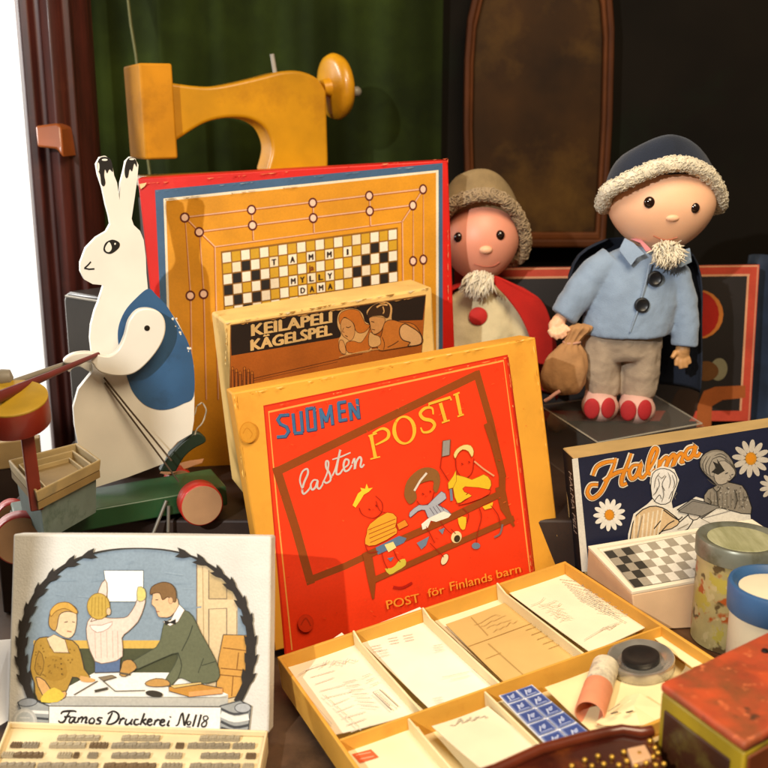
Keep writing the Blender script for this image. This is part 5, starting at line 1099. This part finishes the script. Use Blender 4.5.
def hand(fr, S, wrist, palm, tips, t, r, m, thumb=None):
    mb = MB(); W, Pm = fr.on(wrist[0], wrist[1], wrist[2] * S), fr.on(palm[0], palm[1], palm[2] * S)
    mb.tube([W, W.lerp(Pm, .5), Pm], [r * S * .8, r * S, r * S * .9], 12)
    mb.ell(Pm, fr.ax(), (r * S * 1.05, r * S * 1.1, r * S * .8), 14, 10)
    for tp in tips + ([thumb] if thumb else []):
        pts = [Pm] + [fr.on(q[0], q[1], q[2] * S) for q in tp]; mb.tube(pts, [r * S * .5] + [r * S * .42] * (len(pts) - 2) + [r * S * .28], 10)
    return soften(mb.build('hand', m, t, smooth=180), S * .9, 3)

# doll in blue
S = .00130; fd = Frame(P(640, 300, 1.30), (1, 0, 0), (0, 0, 1))
FZ = P(620, 423, 1.28).z
t = thing('blue_coat_doll', 'doll with navy cap and pale blue coat with two black buttons, on the clear stand', 'doll', V((fd.on(622, 420).x, fd.on(622, 420).y, FZ)))
Hc, HR = (661, 204), (52, 47, 46)
head_on(fd, S, Hc, HR, .20, t)
for p, r in (((649.4, 202.5), 5.6), ((695.4, 208), 4.9)):
    mb = MB(); mb.ell(on_head(fd, S, Hc, HR, p, -1.2), fd.ax(), (r * S, r * S * 1.02, r * S * .75), 18, 12); mb.build('eye', M_eye, t, smooth=180)
mb = MB(); mb.ell(on_head(fd, S, Hc, HR, (673, 218.5), -1.5), fd.ax(), (6.6 * S, 3.6 * S, 4 * S), 20, 14); mb.build('nose', M_skin, t, smooth=180)
mb = MB(); mb.tube([on_head(fd, S, Hc, HR, p, .1) for p in catmull([(654, 236), (662, 239.5), (670, 240), (678, 237.5)], 4)], .55 * S, 6); mb.build('mouth', mat('faint red mouth', '#b0684e', .5), t, smooth=60)
ring = [(603, 202, 6), (607, 192, 22), (618, 185, 35), (634, 177, 43), (652, 169, 46), (670, 164, 46), (686, 164, 43), (702, 170, 35), (713, 180, 23), (719, 193, 8), (720, 204, -8), (712, 208, -30), (692, 205, -46), (662, 203, -52), (630, 204, -46), (610, 206, -28), (603, 206, -8)]
cap(fd, S, catmull(ring, 3, True), (660, 148, -4), mat('navy felt', '#141d2e', .95, .2, 40, .6, 600, sheen=.15), t)
path = [fd.on(p[0], p[1], (p[2] + 2) * S) for p in catmull(ring + [ring[0]], 4)]; rs = random.Random(3)
mb = MB(); mb.tube(path, 7.0 * S, 12, cap=False); wool(mb, path, 7.6 * S, 3600, 2.6 * S, rs); mb.build('cap_trim', M_fur, t, smooth=180)
mb = MB(); rs = random.Random(5)                               # beard
bc = fd.on(668, 254, 33 * S); mb.ell(bc, fd.ax(), (12 * S, 9 * S, 6 * S), 14, 10)
for i in range(520):
    a_ = rs.uniform(0, 2 * math.pi); rr_ = math.sqrt(rs.random()); p0 = fd.on(668 + 14 * rr_ * math.cos(a_), 249 + 9 * rr_ * math.sin(a_), rs.uniform(32, 42) * S)
    d = V((rs.gauss(.12, .45), -.3 + rs.gauss(0, .3), -1 + rs.gauss(0, .4))).normalized(); l = rs.uniform(7, 18) * S * (1.15 - .5 * rr_); s_ = V((rs.gauss(0, .3), rs.gauss(0, .2), 0))
    mb.tube([p0, p0 + d * l * .4 + s_ * l * .2, p0 + d * l * .75 - s_ * l * .15, p0 + d * l + s_ * l * .25], [.75 * S, .8 * S, .65 * S, .25 * S], 5)
mb.build('beard', M_fur, t, smooth=180)
M_coat = mat('pale blue felt', '#8397b0', .95, .12, 30, .7, 800, sheen=.25)
mb = MB()
mb.loft(ovals(fd, S, [(640, 246, 15, 13, 0), (638, 252, 26, 17, 0), (637, 262, 40, 22, 0), (636, 280, 45, 28, 1), (632, 302, 46, 32, 2), (627, 322, 45, 34, 2), (625, 333, 43.5, 34, 2)]))
c_ = lambda p: fd.on(p[0], p[1], p[2] * S)
mb.tube([c_(p) for p in ((612, 260, 2), (596, 272, 4), (580, 292, 8), (571, 305, 11), (563, 317, 13))], [15 * S, 16.5 * S, 16 * S, 15 * S, 14 * S], 20)
mb.tube([c_(p) for p in ((664, 260, 2), (676, 276, 4), (683, 300, 6), (686, 325, 8), (684, 346, 10))], [13 * S, 15 * S, 14 * S, 13.5 * S, 13 * S], 20)
co = soften(mb.build('coat', M_coat, t, smooth=180), .0022, 5, .0035, .022)
def flap(name, pts, m, lift, th_=1.6, par=None):
    mb = MB(); A_ = [fd.on(p[0], p[1], p[2] * S + lift * S) for p in pts]; mb.prism(A_, [p - fd.n * th_ * S for p in A_]); return mb.build(name, m, par or t, smooth=30, bevel=.0006)
flap('collar', [(625, 238, 17), (619, 250, 20), (631, 266, 29), (637, 258, 30), (645, 254, 30), (634, 243, 20)], M_coat, 2)
flap('collar', [(690, 248, 17), (692, 262, 20), (680, 268, 29), (674, 260, 30), (672, 254, 30)], M_coat, 2)
flap('shirt', [(630, 239, 16), (640, 243, 24), (646, 252, 29), (652, 250, 30), (640, 238, 20)], mat('pink shirt', '#c07a80', .9), 1)
mb = MB(); mb.tube([c_(p) for p in ((650, 262, 31.5), (645, 285, 34.0), (638, 310, 36.5), (630, 332, 37))], 1.0 * S, 6); mb.build('coat_front_seam', M_coat, t, smooth=60)
for p, z in (((654.6, 278.4), 30.5), ((641.6, 305), 35)):
    mb = MB(); mb.lathe(fd.on(p[0], p[1], z * S), (fd.n + V((0, 0, .06))).normalized(), [(7.2 * S, 0), (7.6 * S, 1.2 * S), (7.0 * S, 2.6 * S), (5.6 * S, 3.0 * S), (4.6 * S, 2.3 * S), (0, 2.1 * S)], 24); mb.build('button', mat('black button', '#15171c', .35, .2, 40), t, smooth=50)
M_tr = mat('grey beige corduroy', '#a3917c', .95, .14, 40, .7, 800)
mb = MB(); mb.loft(ovals(fd, S, [(624, 322, 39, 28, 0), (623, 340, 40, 28, 0), (622, 352, 39, 26, 0), (621, 358, 37, 22, 0)]))
mb.loft(ovals(fd, S, [(602, 335, 19, 22, 0), (600, 352, 19.5, 22, 1), (600, 372, 19, 20, 2), (602, 393, 16.5, 17, 2)])); mb.loft(ovals(fd, S, [(640, 335, 20, 22, 0), (640.5, 352, 20, 22, 1), (640, 372, 19, 20, 2), (637, 395, 17, 17, 2)]))
soften(mb.build('trousers', M_tr, t, smooth=180), .0024, 3, .006, .020)
M_pk = mat('pinkish white felt', '#cda295', .9, .1, 40, .3, 300); M_rs = mat('red felt', '#a81c20', .8, .12, 40, .3, 300)
for cx, cy in ((600, 404), (636.5, 406)):
    mb = MB(); mb.ell(fd.on(cx, cy + 2, 12 * S), fd.ax(), (18.5 * S, 15.5 * S, 24 * S), 26, 16, fn=lambda x, y, z: (x, max(y, -.9), z)); mb.tube([fd.on(cx + (1 if cx < 610 else 0), cy - 14, 2 * S), fd.on(cx, cy, 4 * S)], [15.5 * S, 17 * S], 22)
    so = soften(mb.build('shoe', M_pk, t, smooth=180), .0018, 3)
    for dx in (-8.3, 8.3):
        mb = MB(); mb.ell(fd.on(cx + dx, cy + 4 + (dx < 0) * .6, 34.5 * S), (V((1, .28 * (1 if dx > 0 else -1), 0)).normalized(), V((0, 0, 1)), V((.28 * (1 if dx > 0 else -1), -1, 0)).normalized()), (7.8 * S, 10.6 * S, 2.6 * S), 22, 14); mb.build('shoe_patch', M_rs, so, smooth=180)
hand(fd, S, (562, 316, 13), (556, 326, 16), [[(550, 332, 22), (553, 337, 24)], [(554, 335, 24), (558, 339, 24)], [(559, 335, 25), (563, 338, 24)], [(563, 333, 25), (566, 336, 24)]], t, 7.5, M_skin, [(566, 328, 22), (570, 331, 24)])
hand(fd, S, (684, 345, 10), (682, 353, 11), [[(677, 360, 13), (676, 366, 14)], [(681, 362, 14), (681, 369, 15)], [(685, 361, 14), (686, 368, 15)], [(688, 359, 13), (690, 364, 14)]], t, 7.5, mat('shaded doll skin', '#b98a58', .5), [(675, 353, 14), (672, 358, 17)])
mb = MB(); rows = ovals(fd, S, [(640, 238, 30, 18, -4), (638, 248, 52, 22, -6), (637, 262, 64, 26, -8), (636, 290, 70, 32, -8), (638, 320, 66, 36, -8), (648, 360, 58, 38, -8), (652, 396, 52, 40, -8)], 26, math.pi * .95, math.pi * 2.05)
n = len(rows[0]); mb.add([p for r in rows for p in r], [[i * n + k, i * n + k + 1, (i + 1) * n + k + 1, (i + 1) * n + k] for i in range(len(rows) - 1) for k in range(n - 1)])
o = mb.build('cape', mat('dark navy cape', '#182030', .95, .2, 30, .5, 600), t, smooth=180); s_ = o.modifiers.new('thick', 'SOLIDIFY'); s_.thickness = .003; o.modifiers.new('round', 'SUBSURF').levels = 1; o.modifiers['round'].render_levels = 1
# cloth sack in its hand
M_sack = mat('tan sackcloth', '#a87c50', .95, .14, 30, .5, 240)
t = thing('cloth_sack', 'small tan cloth sack tied at the neck, in the blue coated dolls hand', 'sack', fd.on(562, 389, 20 * S))
mb = MB(); 
def sk(rows, n=36):
    out = []
    for (cx, cy, r, rz, pl) in rows:
        o = fd.uv(cx, cy); out.append([fd.w(o[0] + r * S * math.cos(q) * (1 + pl * math.sin(q * 9 + cy)), o[1] + .6 * S * math.sin(q * 5) * (1 if pl else 0), 21 * S + rz * S * math.sin(q) * (1 + pl * math.sin(q * 9 + cy))) for q in [2 * math.pi * i / n for i in range(n)]])
    return out
mb.loft(sk([(560, 389, 10, 8, 0), (559, 387, 17, 13, .01), (559, 379, 22.5, 17, .02), (560, 366, 23.5, 18, .03), (563, 352, 20, 15, .05), (566, 343, 13, 10, .09), (568, 338, 7, 6, .12), (572, 332, 9, 7, .16), (576, 326, 12.5, 9, .14), (578, 320, 11, 8, .12)]))
o = mb.build('bag', M_sack, t, smooth=180); o.modifiers.new('round', 'SUBSURF').levels = 1; d = o.modifiers.new('creases', 'DISPLACE'); tx = bpy.data.textures.new('creases', 'CLOUDS'); tx.noise_scale = .02; d.texture = tx; d.strength = .005; d.texture_coords = 'LOCAL'
mb = MB(); o_ = fd.uv(568, 338); ring_ = [fd.w(o_[0] + 8 * S * math.cos(q), o_[1] + S * math.sin(q * 2) * .5, 21 * S + 7 * S * math.sin(q)) for q in [2 * math.pi * i / 20 for i in range(21)]]; mb.tube(ring_, 1.4 * S, 8); mb.build('tie', mat('pink cord', '#b98a72', .9), t, smooth=60)

# doll in cream with red cape, partly behind the red box
S = .00143; fe = Frame(P(480, 260, 1.43), (1, 0, 0), (0, 0, 1))
t = thing('red_cape_doll', 'doll with tan cap, cream coat, red button and red cape, beside the red box', 'doll', V((fe.o.x, fe.o.y, TIER)))
Hc, HR = (480, 239), (38.5, 42, 37)
head_on(fe, S, Hc, HR, .12, t, m=M_skin2)
for p in ((458, 237.3), (500.4, 235.2)):
    mb = MB(); mb.ell(on_head(fe, S, Hc, HR, p, -1.2), fe.ax(), (4.9 * S, 5.1 * S, 4 * S), 18, 12); mb.build('eye', M_eye, t, smooth=180)
mb = MB(); mb.ell(on_head(fe, S, Hc, HR, (486, 250), -.8), fe.ax(), (6.4 * S, 4.2 * S, 4.8 * S), 20, 14); mb.build('nose', M_skin, t, smooth=180)
mb = MB(); mb.tube([on_head(fe, S, Hc, HR, p, .1) for p in catmull([(474, 264), (484, 267), (494, 266), (500, 262)], 4)], .5 * S, 6); mb.build('mouth', mat('faint mouth', '#a85f4c', .5), t, smooth=60)
ring = [(440, 232, 0), (443, 217, 14), (452, 205, 26), (466, 198, 32), (480, 195, 34), (495, 196, 32), (508, 203, 26), (518, 215, 17), (524, 232, 6), (524, 248, -5), (517, 259, -16), (498, 262, -32), (480, 262, -38), (460, 258, -32), (446, 246, -16)]
cap(fe, S, catmull(ring, 3, True), (480, 190, -6), mat('tan felt', '#8a7450', .95, .2, 40, .6, 500), t, bulge=.42)
path = [fe.on(p[0], p[1], (p[2] + 2) * S) for p in catmull(ring + [ring[0]], 4)]; rs = random.Random(9)
mb = MB(); mb.tube(path, 4.4 * S, 10, cap=False); wool(mb, path, 5.4 * S, 2800, 4.6 * S, rs); mb.build('cap_trim', M_fur2, t, smooth=180)
mb = MB(); rs = random.Random(15); mb.ell(fe.on(478, 286, 27 * S), fe.ax(), (10 * S, 11 * S, 7 * S), 14, 10)
for i in range(420):
    a_ = rs.uniform(0, 2 * math.pi); rr_ = math.sqrt(rs.random()); p0 = fe.on(480 + 14 * rr_ * math.cos(a_), 278 + 8 * rr_ * math.sin(a_), rs.uniform(28, 36) * S)
    d = V((rs.gauss(-.35, .35), -.3 + rs.gauss(0, .25), -1 + rs.gauss(0, .3))).normalized(); l = rs.uniform(10, 21) * S * (1.15 - .4 * rr_); s_ = V((rs.gauss(0, .3), rs.gauss(0, .2), 0))
    mb.tube([p0, p0 + d * l * .5 + s_ * l * .15, p0 + d * l], [.8 * S, .8 * S, .25 * S], 5)
mb.build('beard', M_fur, t, smooth=180)
M_cc = mat('cream felt', '#d0c29a', .95, .1, 30, .7, 800)
mb = MB(); mb.loft(ovals(fe, S, [(480, 284, 14, 13, 0), (480, 292, 26, 18, 0), (480, 303, 36, 24, 0), (479, 330, 41, 28, 1), (478, 360, 42, 30, 1), (478, 385, 42, 30, 1)]))
mb.tube([fe.on(*p[:2], p[2] * S) for p in ((506, 300, 2), (518, 322, 6), (522, 350, 10), (520, 372, 12))], [11 * S, 12.5 * S, 12 * S, 11 * S], 18)
mb.tube([fe.on(*p[:2], p[2] * S) for p in ((454, 300, 2), (442, 322, 6), (440, 350, 10), (442, 372, 12))], [11 * S, 12.5 * S, 12 * S, 11 * S], 18)
soften(mb.build('coat', M_cc, t, smooth=180), .0024, 5, .003, .025)
mb = MB(); mb.lathe(fe.on(478, 316, 26.5 * S), fe.n, [(9 * S, 0), (9.2 * S, 1.2 * S), (8 * S, 2.4 * S), (0, 2.6 * S)], 28); mb.build('button', mat('red felt disc', '#b8201a', .8, .1, 40), t, smooth=50)
mb = MB(); rows = ovals(fe, S, [(484, 281, 20, 17, 2), (486, 287, 40, 24, 1), (486, 296, 50, 28, 0), (488, 312, 58, 32, -2), (492, 335, 66, 36, -4), (494, 365, 68, 38, -4), (494, 400, 68, 40, -4)], 28, math.pi * .86, math.pi * 2.14)
n = len(rows[0]); mb.add([p for r in rows for p in r], [[i * n + k, i * n + k + 1, (i + 1) * n + k + 1, (i + 1) * n + k] for i in range(len(rows) - 1) for k in range(n - 1)])
o = mb.build('cape', mat('red felt cape', '#b01a12', .95, .1, 30, .3, 300), t, smooth=180); s_ = o.modifiers.new('thick', 'SOLIDIFY'); s_.thickness = .004; o.modifiers.new('round', 'SUBSURF').levels = 1; o.modifiers['round'].render_levels = 1
mb = MB(); fl = [(494, 276, 18), (508, 281, 20), (526, 290, 20), (541, 300, 18), (550, 318, 14), (553, 342, 12), (551, 362, 12), (536, 362, 16), (530, 338, 19), (520, 316, 21), (506, 297, 24), (496, 286, 24)]
n_ = len(fl); cx_ = sum(p[0] for p in fl) / n_; fo = [fe.on(p[0], p[1], (p[2] + 8) * S) for p in catmull(fl, 4, True)]; mb.prism(fo, [p - fe.n * .004 for p in fo]); mb.build('cape_fold', mat('bright red felt', '#b41a10', .95, .12, 30, .6, 700), t, smooth=50, bevel=.0015)
lo = fe.o.z - 0; 
mb = MB()
for dx in (-18, 18):
    a_ = fe.on(478 + dx, 380, 0); mb.tube([a_, V((a_.x, a_.y, TIER + .02))], [17 * S, 14 * S], 16)
mb.build('trousers', M_tr, t, smooth=50)
for dx in (-18, 18):
    a_ = fe.on(478 + dx, 380, 0); mb = MB(); mb.ell((a_.x, a_.y - .014, TIER + .012), fe.ax(), (.02, .0118, .03), 18, 12); mb.build('shoe', M_rs, t, smooth=180)
for dx in (-36, 42):
    a_ = fe.on(480 + dx, 372, 12 * S); mb = MB(); mb.ell(a_ - V((0, 0, .012)), fe.ax(), (.010, .016, .009), 14, 10); mb.build('hand', M_skin2, t, smooth=180)

# clear stand under the doll
zp = FZ - .001; t = thing('acrylic_stand', 'clear acrylic stand under the blue coated doll', 'stand', V((fd.at(622, 420).x, fd.at(622, 420).y, TIER)))
M_ac = mat('clear acrylic', '#d9d2c4', .06, .02, 10, spec=.6); M_ac.node_tree.nodes['Principled BSDF'].inputs['Alpha'].default_value = .05
q = [PZ(540, 404, zp), PZ(598, 441, zp), PZ(702, 422, zp), PZ(648, 390, zp)]
mb = MB(); mb.prism(q, [p - up * .004 for p in q]); mb.build('stand_top', M_ac, t, bevel=.0008)
M_ae = mat('acrylic edge', '#c9c0ac', .2); M_ae.node_tree.nodes['Principled BSDF'].inputs['Alpha'].default_value = .4
mb = MB()
for i in range(4): mb.tube([q[i] - up * .002, q[(i + 1) % 4] - up * .002], .0011, 6)
mb.build('stand_edge', M_ae, t)
for i, j in ((0, 1), (2, 3)):
    A_ = [q[i] - up * .0045, q[j] - up * .0045, V((q[j].x, q[j].y, TIER + .001)), V((q[i].x, q[i].y, TIER + .001))]; nn = (A_[1] - A_[0]).cross(up).normalized() * .003
    mb = MB(); mb.prism(A_, [p + nn for p in A_]); mb.build('stand_side', M_ac, t)
# little things below and beside the stand
def pebble(px, py, z, r, m, label, name='pebble', cat='pebble', sq=(1, .7, .8), seed=0):
    c = PZ(px, py, z); mb = MB()
    def fn(x, y, w): k = 1 + .28 * noise.noise(V((x * 1.6 + seed, y * 1.6, w * 1.6))); return x * k, y * k, w * k
    mb.ell(c + up * r * sq[1] * .8, ((1, 0, 0), (0, 0, 1), (0, -1, 0)), (r * sq[0], r * sq[1], r * sq[2]), 20, 14, fn=fn); mb.build(name, m, label=label, cat=cat, smooth=180)
pebble(556, 430, TIER, .016, mat('tan scrap', '#9a7850', .9, .2, 30), 'tan crumpled cloth scrap lying below the left end of the clear stand', 'cloth_scrap', 'cloth scrap', (1, .9, .8), 1)
pebble(652, 418, TIER, .018, mat('grey beige scrap', '#8a7a66', .9, .2, 30), 'grey beige crumpled cloth scrap under the right end of the clear stand', 'cloth_scrap', 'cloth scrap', (1.2, 1.1, .8), 3)
mb = MB(); mb.tube([P(545, 401, 1.27), P(550, 398, 1.265), P(555, 394, 1.265), P(560, 391, 1.265)], .0025, 8); mb.build('pink_cord', mat('pink twisted cord', '#c08a78', .9), label='short pink twisted cord end lying below the tan sack', cat='cord', smooth=60)

# framed dark game board behind the dolls
fr = Frame.euler((.1057, 1.4974, .3552), -5.1, -1.2, 1.4); W_, H_ = .444, .236
t = thing('framed_board', 'dark picture board with a salmon red border, standing behind the two dolls', 'picture board', fr.w(W_ / 2, -H_, -.01))
slab(fr, W_, H_, .015).build('board', mat('black brown board', '#1c1512', .5, .2, 14), t, bevel=.001)
a = Art(fr); a.k = .8; e = .016
for A_, B_ in (((0, 0), (W_, -e)), ((0, -H_ + e), (W_, -H_)), ((0, -e), (e, -H_ + e)), ((W_ - e, -e), (W_, -H_ + e))):
    a.rect(A_[0], B_[1], B_[0], A_[1], '#c84a34')
    k_ = .0022
a.rect(e - .003, -e - .0005, W_ - e + .003, -e + .0025, '#e0a27a'); a.rect(0.001, -.003, W_ - .001, -.0008, '#e0a27a'); a.rect(W_ - e - .0005, -H_ + e, W_ - e + .0025, -e, '#e0a27a'); a.rect(W_ - .003, -H_, W_ - .0008, -.001, '#d88a6a')
a.zoom(512, 256, 256); a.ell(560, 175, 74, 74, '#d2803a'); a.ell(555, 175, 66, 70, '#b3261a'); a.ell(620, 340, 26, 34, '#8a8468', 10); a.ell(580, 345, 40, 30, '#6a4420')
a.poly([(552, 540), (556, 450), (575, 405), (610, 392), (700, 388), (700, 425), (630, 432), (600, 450), (596, 540)], '#a85a28', 0); a.poly([(440, 500), (480, 440), (500, 400), (560, 410), (545, 480), (500, 510)], '#3a2a20', 2)
a.build('printed_picture', print_mat('board picture', .5, .15, .06), t)
# dark blue cloth hanging at the far right
mb = MB(); nx, nz = 30, 16; vs = []
B0 = P(758, 258, 1.46); 
for j in range(nz + 1):
    for i in range(nx + 1):
        x = .30 * i / nx; z = -.28 * j / nz; vs.append((B0.x + x, B0.y + .03 + .02 * math.sin(i * .9 + .3 * math.sin(j * .5)) + .01 * noise.noise(V((x * 20, z * 9, 2))), B0.z + z))
mb.add(vs, [[j * (nx + 1) + i, j * (nx + 1) + i + 1, (j + 1) * (nx + 1) + i + 1, (j + 1) * (nx + 1) + i] for j in range(nz) for i in range(nx)])
o = mb.build('blue_cloth', mat('dark blue cloth', '#1c2a40', .8, .4, 20, .3, 200), label='dark blue cloth hanging at the right edge beside the salmon bordered board', cat='cloth', smooth=180); o.modifiers.new('thick', 'SOLIDIFY').thickness = .003

# ------------------------------------------------------------------ light, camera
def area(name, loc, to, size, power, col, shape='DISK'):
    L = bpy.data.lights.new(name, 'AREA'); L.shape = shape; L.size = size; L.energy = power; L.color = col
    o = bpy.data.objects.new(name, L); COL.objects.link(o); o.location = loc; o.rotation_euler = (V(to) - V(loc)).to_track_quat('-Z', 'Y').to_euler(); return o
area('case_spot', (-.72, -.55, 1.10), (0, 1.1, .22), .025, 27, (1, .985, .955))
area('case_top_lamp', (.38, .25, 1.5), (.12, 1.1, .15), .9, 29, (1, .80, .55))
area('added_wall_light', (-1.9, 1.6, .9), (-1.3, 2.5, .35), 1.0, 60, (1, .98, .95))  # light added out of view to turn the wall pure white
w = bpy.data.worlds.new('World'); SC.world = w; w.use_nodes = True; b = w.node_tree.nodes['Background']; b.inputs[0].default_value = (1, .8, .58, 1); b.inputs[1].default_value = .09
cam = bpy.data.cameras.new('camera'); cam.sensor_width = 36; cam.lens = 36 * F_PX / 768; cam.clip_start = .02; cam.clip_end = 60
co_ = bpy.data.objects.new('camera', cam); COL.objects.link(co_); co_.location = CAM; co_.rotation_euler = (math.pi / 2 - PITCH, 0, 0); SC.camera = co_
cam.dof.use_dof = True; cam.dof.focus_distance = 1.08; cam.dof.aperture_fstop = 6.3
SC.render.engine = 'CYCLES'; SC.cycles.use_denoising = True; SC.cycles.max_bounces = 6; SC.cycles.sample_clamp_indirect = 4
SC.render.resolution_x = SC.render.resolution_y = 1024
vs_ = SC.view_settings; vs_.view_transform = 'Standard'; vs_.look = 'None'; vs_.exposure = 0; vs_.gamma = 1
